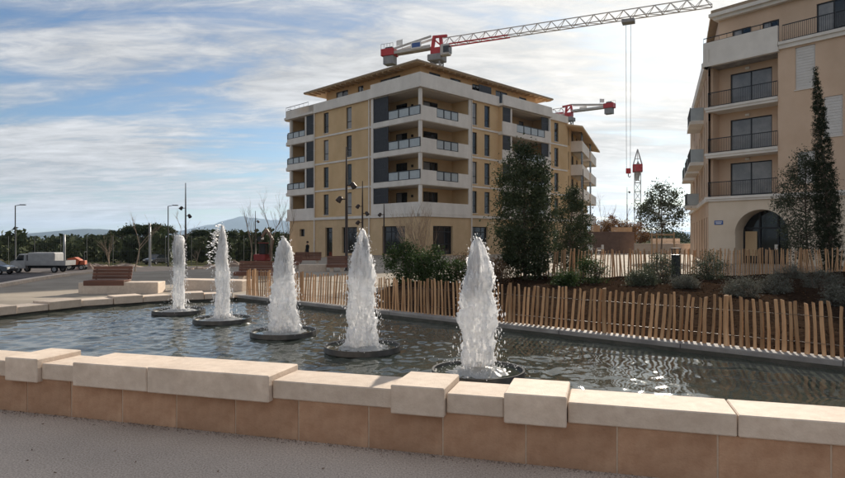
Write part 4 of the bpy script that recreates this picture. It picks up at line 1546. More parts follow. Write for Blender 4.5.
    # --- wing with stacked balconies
    hw = [(1.0, 1.9, lv + 0.25, lv + 2.5) for lv in LV[:4]] + [(a, a + 2.0, lv + 0.1, lv + 2.4) for lv in LV[:4] for a in (4.2, 8.8, 14.4, 18.6)]
    wall_holes(FW, 0, WL, 3.97, 15.0, hw, 0.15).build('wall', 'facade', root)
    for h in hw:
        window(root, FW, *h, b=-0.1, bars=1 if h[1] - h[0] < 1 else 2, name='window' if h[1] - h[0] < 1 else 'balcony_door')
    for i, lv in enumerate(LV[:4]):
        for (b0, b1) in ((3.4, 11.4), (13.6, 21.6)):
            bal = MB().fbox(FW, b0, b1, -0.1, 1.45, lv - 0.28, lv + 0.02).build('balcony', 'white_trim', root)
            MB().fbox(FW, b0, b1, 1.34, 1.445, lv + 0.02, lv + 1.05).build('parapet', 'white_trim', bal)
            MB().fbox(FW, b0, b0 + 0.1, 0.0, 1.34, lv + 0.02, lv + 1.05).build('parapet', 'white_trim', bal)
            MB().fbox(FW, b1 - 0.1, b1, 0.0, 1.34, lv + 0.02, lv + 1.05).build('parapet', 'white_trim', bal)
            louvre_screen(root, FW, b0 + 0.02, b0 + 1.5, lv + 1.06, lv + 2.7, 1.3)
            if i < 3:
                MB().fbox(FW, b0 + 1.6, b0 + 1.8, 1.15, 1.33, lv + 0.02, lv + 2.72).build('column', 'white_trim', root)
    # wing roof: thin sloping eave
    P = [FW(-0.3, 1.9, 15.05), FW(WL + 0.3, 1.9, 15.05), FW(WL + 0.3, -5, 16.4), FW(-0.3, -5, 16.4)]
    P += [(p[0], p[1], p[2] + 0.22) for p in P]
    MB().add(P, [(3, 2, 1, 0), (4, 5, 6, 7), (0, 1, 5, 4), (1, 2, 6, 5), (2, 3, 7, 6), (3, 0, 4, 7)]).build('wing_roof', 'eave', root)
    # --- attic
    FAR_ = Frame(0.9, 0.9, 1, 0)
    FAL = Frame(0.9, 15.9, 0, -1)
    hs = [(1.2, 2.8, 16.0, 17.75), (4.2, 5.8, 16.0, 17.75), (7.6, 9.0, 16.0, 17.75), (11.5, 13.6, 16.0, 17.75), (15.8, 17.2, 16.0, 17.75)]
    wall_holes(FAR_, 0, 19.0, 15.93, 18.1, hs, 0.15).build('attic_wall', 'attic', root)
    for h in hs:
        window(root, FAR_, *h, b=-0.08, bars=2)
    hs = [(1.8, 3.9, 16.0, 17.75), (5.6, 6.5, 16.0, 17.75), (9.2, 12.2, 16.0, 17.75)]
    wall_holes(FAL, 0, 15.0, 15.93, 18.1, hs, 0.15).build('attic_wall', 'attic', root)
    for h in hs:
        window(root, FAL, *h, b=-0.08, bars=2, curtain=True)
    MB().add([(19.9, 0.9, 15.93), (19.9, 13, 15.93), (19.9, 13, 18.1), (19.9, 0.9, 18.1)], [(0, 1, 2, 3)]).build('attic_wall', 'attic', root)
    MB().add([(0.9, 15.9, 15.93), (19.9, 15.9, 15.93), (19.9, 15.9, 18.1), (0.9, 15.9, 18.1)], [(3, 2, 1, 0)]).build('attic_wall', 'attic', root)
    louvre_screen(root, Frame(0.4, 0.4, 1, 0), 8.6, 10.6, 16.0, 17.7, 0)
    # eaves (wood lined) and low hipped roof
    x0, x1, y0, y1 = -0.25, 22.4, 0.15, 18.6
    ev = MB().box(x0, x1, y0, y1, 18.10, 18.16).build('eave_soffit', 'eave', root)
    MB().box(x0 - 0.06, x1 + 0.06, y0 - 0.06, y1 + 0.06, 18.16, 18.32).build('fascia', 'roof_tile', root)
    for s in np.arange(0.8, x1, 0.85):
        MB().box(s, s + 0.1, y0 + 0.05, 0.88, 17.98, 18.098).build('rafter', 'eave', root)
    for s in np.arange(2.5, y1, 0.85):
        MB().box(x0 + 0.05, 0.88, s, s + 0.1, 17.98, 18.098).build('rafter', 'eave', root)
    rz, cx0, cx1, cy = 19.6, 9, 14, 9.2
    MB().add([(x0, y0, 18.32), (x1, y0, 18.32), (x1, y1, 18.32), (x0, y1, 18.32), (cx0, cy, rz), (cx1, cy, rz)],
             [(0, 1, 5, 4), (1, 2, 5), (2, 3, 4, 5), (3, 0, 4)]).build('roof', 'roof_tile', root)
    return root


building_a()


def building_b():
    root = thing('arched_building', 'peach apartment building with arched doorway and barred balconies behind the stake fence', 'building', (19.2, 41.0, 0), math.atan2(-0.773, 0.634))
    F = Frame(0, 0, 1, 0)
    lx, ly = -0.492, 0.870
    L = 25.0
    FS = Frame(lx * L, ly * L, -lx, -ly)       # side facade, a runs towards the corner
    WX = 22.0
    B = [4.38, 7.28, 10.36, 13.4]
    # ground floor with arch
    mb = MB()
    ax0, ax1, spring = 1.75, 4.9, 1.95
    ac, ar = (ax0 + ax1) / 2, (ax1 - ax0) / 2
    N = 24
    zt = 4.1
    pts = [(ac - ar * math.cos(math.pi * i / N), spring + ar * 0.96 * math.sin(math.pi * i / N)) for i in range(N + 1)]
    for (p, q) in zip(pts[:-1], pts[1:]):
        mb.add([F(p[0], 0, p[1]), F(q[0], 0, q[1]), F(q[0], 0, zt), F(p[0], 0, zt)], [(0, 1, 2, 3)])
        mb.add([F(p[0], 0, p[1]), F(q[0], 0, q[1]), F(q[0], -1.3, q[1]), F(p[0], -1.3, p[1])], [(3, 2, 1, 0)])
    for (s0, s1) in ((0, ax0), (ax1, 7.6)):
        mb.add([F(s0, 0, -0.3), F(s1, 0, -0.3), F(s1, 0, zt), F(s0, 0, zt)], [(0, 1, 2, 3)])
    for s in (ax0, ax1):
        mb.add([F(s, 0, -0.3), F(s, -1.3, -0.3), F(s, -1.3, spring), F(s, 0, spring)], [(0, 1, 2, 3)])
    mb.build('wall', 'facade_cream', root)
    wall_holes(F, 7.6, WX, -0.3, zt, [(8.6, 11.4, 0, 3.0), (13.4, 16.2, 0, 3.0)], 0.3).build('wall', 'facade_cream', root)
    window(root, F, 8.6, 11.4, 0, 3.0, b=-0.25, bars=3, name='shop_window')
    window(root, F, 13.4, 16.2, 0, 3.0, b=-0.25, bars=3, name='shop_window')
    # arch surround, raised
    mb = MB()
    for (i, (p, q)) in enumerate(zip(pts[:-1], pts[1:])):
        def o(t, k):
            return (ac + (t[0] - ac) * k, spring + (t[1] - spring) * k)
        a_, b_, c_, d_ = p, q, o(q, 1.13), o(p, 1.13)
        P = [F(x, 0.05, z) for x, z in (a_, b_, c_, d_)] + [F(x, -0.02, z) for x, z in (a_, b_, c_, d_)]
        mb.add(P, [(0, 1, 2, 3), (3, 2, 6, 7), (1, 0, 4, 5)])
    mb.build('arch_surround', 'facade_cream', root)
    # glazing set back in the arch
    MB().add([F(x, -1.3, z) for x, z in ((ax0, 0), (ax1, 0), (ax1, 3.7), (ax0, 3.7))], [(0, 1, 2, 3)]).build('arch_glazing', 'glass', root)
    mb = MB()
    for c in (ax0 + 0.05, ac - 0.55, ac + 0.55, ax1 - 0.05):
        mb.fbox(F, c - 0.05, c + 0.05, -1.28, -1.2, 0, 3.55)
    mb.fbox(F, ax0, ax1, -1.28, -1.19, 2.25, 2.36)
    mb.build('arch_frame', 'dark_metal', root)
    MB().fbox(F, ax0 + 0.12, ax0 + 0.85, -1.27, -1.22, 0.5, 2.1).build('notice', 'facade_stone', root)
    MB().fbox(F, ac + 0.42, ac + 0.6, -1.1, -1.0, 0.9, 1.25).build('door_pull', 'white_trim', root)
    # blue street plate
    pl = MB().fbox(F, 0.42, 0.98, 0.004, 0.03, 2.55, 2.82).build('street_plate', 'sign_blue', root)
    MB().fbox(F, 0.48, 0.92, 0.031, 0.034, 2.70, 2.75).fbox(F, 0.52, 0.88, 0.031, 0.034, 2.61, 2.66).build('plate_lettering', 'sign_white', pl)
    # cornice band above the ground floor
    MB().fbox(F, -0.1, WX, -0.3, 0.12, 4.1, 4.24).build('cornice', 'white_trim', root)
    MB().fbox(F, -0.16, WX, -0.3, 0.2, 4.24, 4.40).build('cornice', 'white_trim', root)
    # front upper walls right of the loggia
    hs = [(5.28, 6.35, B[2] + 0.25, B[3] - 0.25), (6.8, 7.75, B[1] + 0.3, B[2] - 0.45), (5.4, 6.35, B[0] + 0.6, B[1] - 0.45), (10.0, 11.2, B[0] + .4, B[0] + 2.5), (10.0, 11.2, B[1] + .4, B[1] + 2.5), (10, 11.2, B[2] + .4, B[2] + 2.5), (14.0, 15.2, B[0] + .4, B[0] + 2.5), (14, 15.2, B[1] + .4, B[1] + 2.5), (14, 15.2, B[2] + .4, B[2] + 2.5)]
    wall_holes(F, 4.33, WX, 4.40, 13.25, hs, 0.2).build('wall', 'facade_peach', root)
    for h in hs:
        mb = MB()
        mb.fbox(F, h[0], h[1], -0.10, -0.06, h[2], h[3])
        n = int((h[3] - h[2]) / 0.16)
        for i in range(n):
            z = h[2] + (i + 0.5) * (h[3] - h[2]) / n
            mb.fbox(F, h[0] + 0.05, h[1] - 0.05, -0.06, -0.045, z - 0.06, z + 0.06)
        w = mb.build('shutter', 'shutter', root)
        MB().fbox(F, h[0] - 0.05, h[1] + 0.05, -0.05, 0.05, h[2] - 0.07, h[2] - 0.004).build('sill', 'white_trim', w)
    # loggias
    for i in range(3):
        lv, nx = B[i], B[i + 1]
        hs = [(0.9, 3.5, lv + 0.1, lv + 2.3)]
        wall_holes(F, 0, 4.33, lv, nx, hs, 0.12, -1.25).build('loggia_wall', 'facade_peach', root)
        window(root, F, *hs[0], b=-1.33, bars=2, name='balcony_door', curtain=2)
        MB().fbox(F, 4.31, 4.33, -1.25, -0.01, lv, nx - 0.02).build('loggia_return', 'facade_peach', root)
        MB().fbox(F, -0.02, 0.14, -1.25, -0.35, lv, nx - 0.02).build('loggia_return', 'facade_peach', root)
        if i:
            bal = MB().fbox(F, -0.12, 4.33, -1.25, 0.12, lv - 0.28, lv + 0.02).build('balcony', 'white_trim', root)
            MB().fbox(F, -0.18, 4.33, -0.1, 0.18, lv - 0.12, lv + 0.04).build('moulding', 'white_trim', bal)
        else:
            bal = MB().fbox(F, 0, 4.33, -1.25, -0.01, lv - 0.02, lv + 0.03).build('balcony', 'white_trim', root)
        bar_rail(bal, F, 0.0, 4.3, lv + 0.08, lv + 1.02, 0.03, 0.11)
        bar_rail(bal, Frame(0.02, 1.2, 0, -1), 0, 1.2, lv + 0.08, lv + 1.02, 0.03, 0.11)
        MB().fbox(F, 1.9, 2.15, -1.25, -1.12, lv + 2.42, lv + 2.56).build('wall_lamp', 'white_trim', root)
    # top terrace: slab, white parapet, rail
    MB().fbox(F, -0.35, 4.4, -1.4, 0.25, 13.12, 13.40).build('cornice', 'white_trim', root)
    MB().fbox(F, -0.3, 4.33, -0.05, 0.12, 13.40, 14.75).build('roof_parapet', 'white_trim', root)
    MB().fbox(F, 4.4, WX, -0.2, 0.14, 13.25, 13.5).build('cornice', 'white_trim', root)
    MB().fbox(F, 4.4, WX, -0.2, 0.24, 13.5, 13.68).build('cornice', 'white_trim', root)
    bar_rail(root, F, 4.6, WX, 13.72, 14.7, 0.1, 0.11)
    bar_rail(root, F, -0.3, 4.33, 14.75, 15.1, 0.04, 0.5)
    # attic walls
    hs = [(1.0, 2.2, 13.6, 15.6), (2.9, 3.9, 13.6, 15.6), (6.0, 7.8, 13.7, 15.9), (11, 13, 13.7, 15.9)]
    wall_holes(F, 0.1, WX, 13.3, 16.5, hs, 0.15, -1.3).build('attic_wall', 'facade_peach', root)
    for h in hs:
        window(root, F, *h, b=-1.38, bars=2, curtain=True)
    MB().fbox(F, -0.1, WX, -6, -0.95, 16.5, 16.72).build('eave', 'white_trim', root)
    MB().fbox(F, -0.35, WX, -6, -0.75, 16.72, 16.95).build('roof_edge', 'white_trim', root)
    # side facade
    hs = []
    for a0 in (23.4, 21.2, 18.6, 15.6, 12, 8, 4):
        hs.append((a0 - 0.45, a0 + 0.45, 0.2, 3.1))
        for lv in B[:3]:
            hs.append((a0 - 0.45, a0 + 0.45, lv + 0.35, lv + 2.45))
    wall_holes(FS, 0, L, -0.3, 13.25, hs, 0.25).build('wall', 'facade_peach', root)
    for h in hs:
        window(root, FS, *h, b=-0.18)
    MB().fbox(FS, 0, L + 0.1, -0.2, 0.16, 4.1, 4.40).build('cornice', 'white_trim', root)
    MB().fbox(FS, 0, L + 0.2, -0.2, 0.25, 13.12, 13.40).build('cornice', 'white_trim', root)
    MB().fbox(FS, 0, L + 0.2, 0.0, 0.15, 13.40, 14.3).build('roof_parapet', 'white_trim', root)
    for (a0, a1, lv) in ((16.0, 20.4, B[1]), (10.5, 14.5, B[1]), (16.0, 20.4, B[2]), (10.5, 14.5, B[0]), (4.0, 8.0, B[1])):
        bal = MB().fbox(FS, a0, a1, -0.1, 0.95, lv - 0.2, lv + 0.02).build('balcony', 'white_trim', root)
        bar_rail(bal, FS, a0, a1, lv + 0.05, lv + 1.05, 0.9, 0.12)
        MB().fbox(FS, a0, a0 + 0.05, 0.0, 0.9, lv + 0.05, lv + 1.0).build('side_panel', 'panel_glass', bal)
        MB().fbox(FS, a1 - 0.05, a1, 0, 0.9, lv + 0.05, lv + 1.0).build('side_panel', 'panel_glass', bal)
    # attic side, back walls, roof
    P = [(0.1, 1.3), (lx * L + 1.2, ly * L), (14, 22), (WX, 14), (WX, 0)]
    mb = MB()
    for p, q in zip(P[:-1], P[1:]):
        mb.add([(p[0], p[1], 13.2), (q[0], q[1], 13.2), (q[0], q[1], 16.5), (p[0], p[1], 16.5)], [(3, 2, 1, 0)])
    mb.build('attic_wall', 'facade_peach', root)
    P2 = [(lx * L, ly * L), (14, 22), (WX, 14), (WX, 0)]
    mb = MB()
    for p, q in zip(P2[:-1], P2[1:]):
        mb.add([(p[0], p[1], -0.3), (q[0], q[1], -0.3), (q[0], q[1], 13.3), (p[0], p[1], 13.3)], [(3, 2, 1, 0)])
    mb.build('back_wall', 'facade_peach', root)
    MB().prism([(0, 0.05), (WX - .05, 0.05), (WX - .05, 14), (14, 21.9), (lx * L + 0.1, ly * L)], 13.1, 13.24).build('roof_deck', 'concrete', root)
    MB().prism([(-0.3, 1.0), (WX, 1.0), (WX, 14), (14, 22), (lx * L + 0.9, ly * L)], 16.95, 17.25).build('roof', 'roof_tile', root)


building_b()


# ------------------------------------------------------------------ cranes
def lattice(mb, p, q, w, n, t, tri=True):
    """triangular lattice beam from p to q"""
    p, q = Vector(p), Vector(q)
    d = (q - p).normalized()
    up = Vector((0, 0, 1))
    side = d.cross(up).normalized()
    c = [side * (w / 2), side * (-w / 2), up * (w * 1.0)]
    for o in c:
        mb.bar(p + o, q + o * 1.0, t * 1.5)
    for i in range(n):
        a, m, b = p.lerp(q, i / n), p.lerp(q, (i + 0.5) / n), p.lerp(q, (i + 1) / n)
        for s in (0, 1):
            mb.bar(a + c[s], m + c[2], t)
            mb.bar(m + c[2], b + c[s], t)
        mb.bar(a + c[0], b + c[1], t)
        mb.bar(b + c[0], b + c[1], t)


def mast(mb, x, y, z0, z1, w, step, t):
    for sx in (-1, 1):
        for sy in (-1, 1):
            mb.bar((x + sx * w / 2, y + sy * w / 2, z0), (x + sx * w / 2, y + sy * w / 2, z1), t * 1.6)
    z = z0
    k = 0
    while z < z1 - 0.1:
        zn = min(z + step, z1)
        for (a, b) in (((-1, -1), (1, -1)), ((1, -1), (1, 1)), ((1, 1), (-1, 1)), ((-1, 1), (-1, -1))):
            A, B_ = (a, b) if k % 2 == 0 else (b, a)
            mb.bar((x + A[0] * w / 2, y + A[1] * w / 2, z), (x + B_[0] * w / 2, y + B_[1] * w / 2, zn), t)
            mb.bar((x + a[0] * w / 2, y + a[1] * w / 2, zn), (x + b[0] * w / 2, y + b[1] * w / 2, zn), t)
        z = zn
        k += 1


def flat_top_crane(label, base, zc, ang, jib_l, cj_l, s=1.0, hook=None, jib_c='crane_white', flag=True):
    root = thing('tower_crane', label, 'crane', base, ang, 'tower cranes over the building sites')
    m = MB()
    mast(m, 0, 0, 0, zc - 2.6, 1.6 * s, 2.4, 0.12 * s)
    m.build('mast', 'crane_grey', root)
    MB().box(-1.3, 1.3, -1.3, 1.3, zc - 2.6, zc - 1.5).build('slewing_ring', 'crane_grey', root, bevel=0.1)
    m = MB().box(-0.9, 0.9, -0.8, 0.8, zc - 1.5, zc - 0.3)
    m.bar((-0.9, 0, zc - 0.4), (-0.5, 0, zc + 1.9), 0.5, 0.5).bar((0.9, 0, zc - 0.4), (0.7, 0, zc + 1.7), 0.5, 0.5).bar((-0.7, 0, zc + 1.8), (1.9, 0, zc + 1.65), 0.4)
    m.bar((-0.7, 0, zc + 1.5), (0.9, 0, zc), 0.25)
    m.build('slewing_tower', 'crane_red', root)
    cab = MB().box(1.3, 2.9, -1.7, -0.4, zc - 2.1, zc - 0.2).build('cab', 'crane_white', root, bevel=0.12)
    MB().box(1.9, 2.95, -1.75, -0.35, zc - 1.7, zc - 0.6).build('cab_window', 'glass', cab)
    # jib, first third red below
    m = MB()
    lattice(m, (1.2, 0, zc), (jib_l, 0, zc), 1.35 * s, int(jib_l / 2.2), 0.085 * s)
    m.build('jib', jib_c, root)
    m = MB()
    for sd in (-0.68, 0.68):
        m.bar((1.2, sd * s, zc - 0.02), (jib_l * 0.30, sd * s, zc - 0.02), 0.2 * s)
    m.build('jib_chord', 'crane_red', root)
    # counter jib: twin girders, deck, tie plates
    m = MB()
    for sd in (-0.7, 0.7):
        m.bar((-1, sd, zc + 0.05), (-cj_l, sd, zc - 0.1), 0.18, 0.55)
        m.bar((-0.8, sd, zc + 1.75), (-cj_l + 1.0, sd, zc + 0.55), 0.16, 0.35)
    m.box(-cj_l, -1, -0.68, 0.68, zc - 0.05, zc + 0.02)
    m.build('counter_jib', 'crane_white', root)
    MB().box(-cj_l - 1.5, -cj_l + 1.1, -1.0, 1.0, zc - 0.5, zc + 0.75).build('winch_frame', 'crane_red', root, bevel=0.05)
    MB().box(-cj_l - 1.1, -cj_l + 0.9, -0.8, 0.8, zc - 2.0, zc - 0.5).build('counterweight', 'crane_grey', root, bevel=0.05)
    m = MB()
    for k in range(5):
        m.bar((-cj_l - 1.4 + k * 0.6, -0.95, zc + 0.75), (-cj_l - 1.4 + k * 0.6, -0.95, zc + 1.6), 0.05)
    m.bar((-cj_l - 1.4, -0.95, zc + 1.6), (-cj_l + 1.0, -0.95, zc + 1.6), 0.05)
    m.build('guard_rail', 'crane_grey', root)
    MB().box(-cj_l - 0.9, -cj_l + 0.6, -0.5, 0.5, zc + 0.76, zc + 1.15).build('winch', 'dark_metal', root, bevel=0.08)
    b = MB().box(-4.6, -2.6, -0.98, -0.92, zc - 0.05, zc + 1.15).build('sign_board', 'sign_white', root)
    MB().box(-4.4, -2.8, -0.99, -0.982, zc + 0.15, zc + 0.95).build('sign_field', 'sign_blue', b)
    if flag:
        f = MB().bar((-cj_l + 2.4, 0, zc + 0.4), (-cj_l + 2.4, 0, zc + 2.3), 0.05).build('flag_pole', 'crane_grey', root)
        mm = MB()
        for i in range(6):
            for j in range(2):
                mm.V.append((-cj_l + 2.4 - i * 0.24, 0.1 * math.sin(i * 1.3), zc + 1.3 + j * 1.0 - 0.03 * i))
        for i in range(5):
            mm.F.append((i * 2, i * 2 + 2, i * 2 + 3, i * 2 + 1))
        mm.build('flag', 'sign_white', f)
    if hook:
        hx, hz = hook
        MB().box(hx - 0.9, hx + 0.9, -0.75, 0.75, zc - 0.75, zc - 0.25).build('trolley', 'crane_grey', root)
        m = MB()
        for sd in (-0.35, 0.35):
            m.bar((hx + sd, 0, zc - 0.6), (hx + sd * 0.8, 0, hz + 0.8), 0.055)
        m.build('hoist_rope', 'crane_grey', root)
        MB().box(hx - 0.35, hx + 0.35, -0.2, 0.2, hz, hz + 0.8).build('hook_block', 'crane_red', root, bevel=0.06)
        MB().tube([(hx, 0, hz + 0.05), (hx, 0, hz - 0.4), (hx + 0.18, 0, hz - 0.6), (hx + 0.3, 0, hz - 0.35)], 0.07, 6).build('hook', 'dark_metal', root)
    return root


zc1 = 35.0
dm, dt = 610 * 33.4 / 192, 610 * 33.4 / 233
mx, my, tx, ty = pt(437, dm), dm, pt(712, dt), dt
ang = math.atan2(ty - my, tx - mx)
jl = math.hypot(tx - mx, ty - my)
flat_top_crane('red and white tower crane with a long lattice jib rising over the corner building', (mx, my, 0), zc1, ang, jl, 9.2, 1.0, hook=(jl * 0.735, 11.5))
d2 = 165.0
flat_top_crane('distant tower crane whose counterweight shows past the end of the corner building', (pt(569, d2), d2, 0), 1.6 + 127 * d2 / 610, R(180 - 38), 36, 11.0, 1.0, flag=True)
# far crane seen end on
d3 = 165.0
root = thing('tower_crane', 'distant lattice tower crane with pointed top seen end on above the young tree', 'crane', (pt(637.5, d3), d3, 0), R(71.2), 'tower cranes over the building sites')
zc3 = 1.6 + 69 * d3 / 610
m = MB()
mast(m, 0, 0, 0, zc3, 1.6, 2.4, 0.12)
m.build('mast', 'crane_white', root)
m = MB()
for sx in (-1, 1):
    for sy in (-1, 1):
        m.bar((sx * 1.1, sy * 1.1, zc3 + 1.5), (0, 0, zc3 + 5.6), 0.2)
m.bar((-.6, -.6, zc3 + 3), (.6, .6, zc3 + 3), 0.15)
m.build('tower_head', 'crane_white', root)
MB().box(-1.2, 1.2, -1.3, 1.3, zc3 - 0.6, zc3 + 1.5).build('cab', 'crane_red', root, bevel=0.15)
m = MB()
lattice(m, (1.2, 0, zc3 - 0.2), (30, 0, zc3 - 0.2), 1.3, 13, 0.1)
m.build('jib', 'crane_white', root)
m = MB()
lattice(m, (-1.2, 0, zc3 - 0.2), (-11, 0, zc3 - 0.2), 1.3, 5, 0.1)
m.build('counter_jib', 'crane_white', root)
MB().box(-12.2, -10, -0.65, 0.65, zc3 - 1.6, zc3 + 0.1).build('counterweight', 'crane_red', root)
MB().bar((0, 0, zc3 + 5.5), (20, 0, zc3 + 1.2), 0.08).bar((0, 0, zc3 + 5.5), (-10.5, 0, zc3 + 1.2), 0.08).build('tie_bar', 'crane_grey', root)


# ------------------------------------------------------------------ street lamps
def spot_lamp(label, x, y, top, heads, rz=0.0):
    z0 = tzf(x, y)
    H = top - z0
    root = thing('street_lamp', label, 'street lamp', (x, y, z0), rz, 'slim brown poles with spot heads')
    MB().lathe([(0.13, -0.05), (0.13, 0.02), (0.075, 0.04), (0.07, H * 0.5), (0.05, H * 0.8), (0.03, H)], 10).build('pole', 'lamp_metal', root, smooth=True)
    for (hz, side) in heads:
        h = H - hz
        arm = MB().bar((0, 0, h), (side * 0.3, -0.03, h - 0.02), 0.05).build('arm', 'lamp_metal', root)
        hd = MB()
        c = Vector((side * 0.34, -0.05, h))
        d = Vector((side * 0.55, -0.25, -0.8)).normalized()
        x_ = d.cross(Vector((0, 1, 0))).normalized()
        y_ = d.cross(x_)
        rs = [(0.07, -0.15), (0.12, -0.10), (0.135, 0.04), (0.15, 0.16), (0.11, 0.145)]
        n = 12
        for r, t in rs:
            for k in range(n):
                a = 2 * math.pi * k / n
                hd.V.append(tuple(c + d * t + x_ * (r * math.cos(a)) + y_ * (r * math.sin(a))))
        for i in range(len(rs) - 1):
            for k in range(n):
                hd.F.append((i * n + k, i * n + (k + 1) % n, (i + 1) * n + (k + 1) % n, (i + 1) * n + k))
        hd.F.append(tuple(range(n)))
        hd.F.append(tuple((len(rs) - 1) * n + k for k in range(n)))
        hd.build('spot_head', 'lamp_metal', root)


spot_lamp('tall slim brown street lamp with two spot heads before the plain tan wall', pt(346.5, 31), 31, 1.6 + 92 * 31 / 610, [(1.95, 1), (2.65, -1)])
spot_lamp('slim street lamp with three spot heads standing behind the tall ragged jet', pt(362.5, 47), 47, 1.6 + 58 * 47 / 610, [(1.95, -1), (2.5, 1), (3.2, -1)])
spot_lamp('small slim street lamp in front of the ground floor shop window', pt(384, 52), 52, 1.6 + 35 * 52 / 610, [(0.9, -1)])
spot_lamp('lone slim street lamp with two spot heads against the blue hills', pt(185.7, 51), 51, 1.6 + 56 * 51 / 610, [(2.1, -1), (2.75, 1)])
spot_lamp('distant slim street lamp among the bare trees by the hills', pt(255.5, 76), 76, 1.6 + 28 * 76 / 610, [(1.3, 1)])
spot_lamp('street lamp with two heads at the end of the corner building', pt(583, 60), 60, 1.6 + 70 * 60 / 610, [(4.6, 1), (5.6, -1)])
spot_lamp('slender lamp post behind the brown hoarding', pt(627, 95), 95, 1.6 + 52 * 95 / 610, [(0.8, 1)])


def road_lamp(label, x, y, top, arm=1.3):
    z0 = tzf(x, y)
    H = top - z0
    root = thing('road_lamp', label, 'street lamp', (x, y, z0), 0, 'road lamps along the street')
    MB().lathe([(0.12, -0.05), (0.11, 1.0), (0.08, 1.05), (0.06, H)], 10).build('pole', 'dark_metal', root, smooth=True)
    MB().bar((0, 0, H - 0.05), (arm * 0.5, 0, H + 0.08), 0.07).build('arm', 'dark_metal', root)
    MB().box(arm * 0.45, arm, -0.14, 0.14, H + 0.02, H + 0.14).build('lamp_head', 'dark_metal', root, bevel=0.03)


road_lamp('road lamp with a short arm standing behind the pale truck', pt(15.5, 77), 77, 1.6 + 33.5 * 77 / 610)
road_lamp('road lamp beside the lone two headed street lamp', pt(168.3, 80), 80, 1.6 + 33 * 80 / 610)

# pale steel poles along the fence
for i, (px, d, top) in enumerate(((150, 82, 15.5), (64.5, 82, 4.5))):
    x = pt(px, d)
    z0 = tzf(x, d)
    H = 1.6 + top * d / 610 - z0
    root = thing('steel_pole', ['tall pale steel pole by the dark trees', 'short pale steel pole near the orange dumper'][i], 'pole', (x, d, z0), 0, 'steel poles by the road fence')
    MB().lathe([(0.16, -0.1), (0.15, H * 0.6), (0.12, H), (0.001, H + 0.02)], 10).build('shaft', 'galv', root, smooth=True)
    MB().lathe([(0.26, -0.1), (0.26, 0.05), (0.001, 0.06)], 12).build('foot_plate', 'galv', root)

# ------------------------------------------------------------------ mesh fence beyond the road
root = thing('mesh_fence', 'tall grey wire mesh fence with slim posts beyond the road', 'fence', (-75, 84, tzf(-75, 84)))
z00 = tzf(-75, 84)
fx = np.arange(-75, -18, 3.6)
mw = MB()
for i, x in enumerate(fx):
    zz = tzf(x, 84) - z00
    MB().tube([(x + 75, 0, zz - 0.1), (x + 75, 0, zz + 4.1)], 0.045, 6).build('post', 'fence_steel', root)
    if i < len(fx) - 1:
        zb = tzf(fx[i + 1], 84) - z00
        for h in (0.15, 2.0, 4.05):
            mw.bar((x + 75, 0, zz + h), (fx[i + 1] + 75, 0, zb + h), 0.03)
        for k in range(1, 12):
            f = k / 12
            mw.bar((x + 75 + 3.6 * f, 0, zz + (zb - zz) * f + 0.15), (x + 75 + 3.6 * f, 0, zz + (zb - zz) * f + 4.05), 0.006)
        for h in np.arange(0.5, 4, 0.5):
            mw.bar((x + 75, 0, zz + h), (fx[i + 1] + 75, 0, zb + h), 0.006)
w = mw.build('wire_mesh', 'fence_steel', root)
w['kind'] = 'stuff'


# ------------------------------------------------------------------ vehicles and site clutter
def wheel(root, x, y, z, r, w):
    t = MB()
    n = 20
    prof = [(r * 0.62, -w / 2), (r * 0.93, -w / 2), (r, -w / 4), (r, w / 4), (r * 0.93, w / 2), (r * 0.62, w / 2)]
    for rr_, yy in prof:
        for k in range(n):
            a = 2 * math.pi * k / n
            t.V.append((x + rr_ * math.cos(a), y + yy, z + rr_ * math.sin(a)))
    for i in range(len(prof) - 1):
        for k in range(n):
            t.F.append((i * n + k, i * n + (k + 1) % n, (i + 1) * n + (k + 1) % n, (i + 1) * n + k))
    wh = t.build('wheel', 'tyre', root)
    m = MB()
    for k in range(n):
        a = 2 * math.pi * k / n
        m.V.append((x + r * 0.63 * math.cos(a), y - w * 0.36, z + r * 0.63 * math.sin(a)))
    for k in range(n):
        a = 2 * math.pi * k / n
        m.V.append((x + r * 0.63 * math.cos(a), y + w * 0.36, z + r * 0.63 * math.sin(a)))
    m.F = [tuple(range(n)), tuple(range(2 * n - 1, n - 1, -1))]
    m.build('rim', 'galv', wh)


def side_profile(mb, prof, y0, y1, tuck=0.0, ztuck=9):
    n = len(prof)
    P = [(x, y0 + (tuck if z > ztuck else 0), z) for x, z in prof] + [(x, y1 - (tuck if z > ztuck else 0), z) for x, z in prof]
    mb.add(P, [tuple(range(n)), tuple(range(2 * n - 1, n - 1, -1))] + [(i, n + i, n + (i + 1) % n, (i + 1) % n) for i in range(n)])
    return mb


x, y = pt(43, 66), 66
root = thing('flatbed_truck', 'pale grey flatbed truck with a covered load parked on the road', 'truck', (x, y, tzf(x, y) + 0.0), R(2))
side_profile(MB(), [(-2.9, 0.45), (-1.3, 0.45), (-1.3, 1.98), (-2.0, 2.0), (-2.42, 1.35), (-2.85, 1.2), (-2.95, 0.8)], -0.95, 0.95, 0.12, 1.3).build('cab', 'truck_paint', root, bevel=0.03)
side_profile(MB(), [(-2.33, 1.32), (-1.98, 1.88), (-1.5, 1.88), (-1.5, 1.32)], -0.90, 0.90).build('side_window', 'glass', root)
MB().box(-2.97, -2.9, -0.85, -0.55, 0.75, 0.95).build('headlight', 'lamp_glass', root)
MB().box(-2.97, -2.9, 0.55, 0.85, 0.75, 0.95).build('headlight', 'lamp_glass', root)
MB().box(-3.02, -2.9, -0.92, 0.92, 0.45, 0.62).build('bumper', 'dark_metal', root)
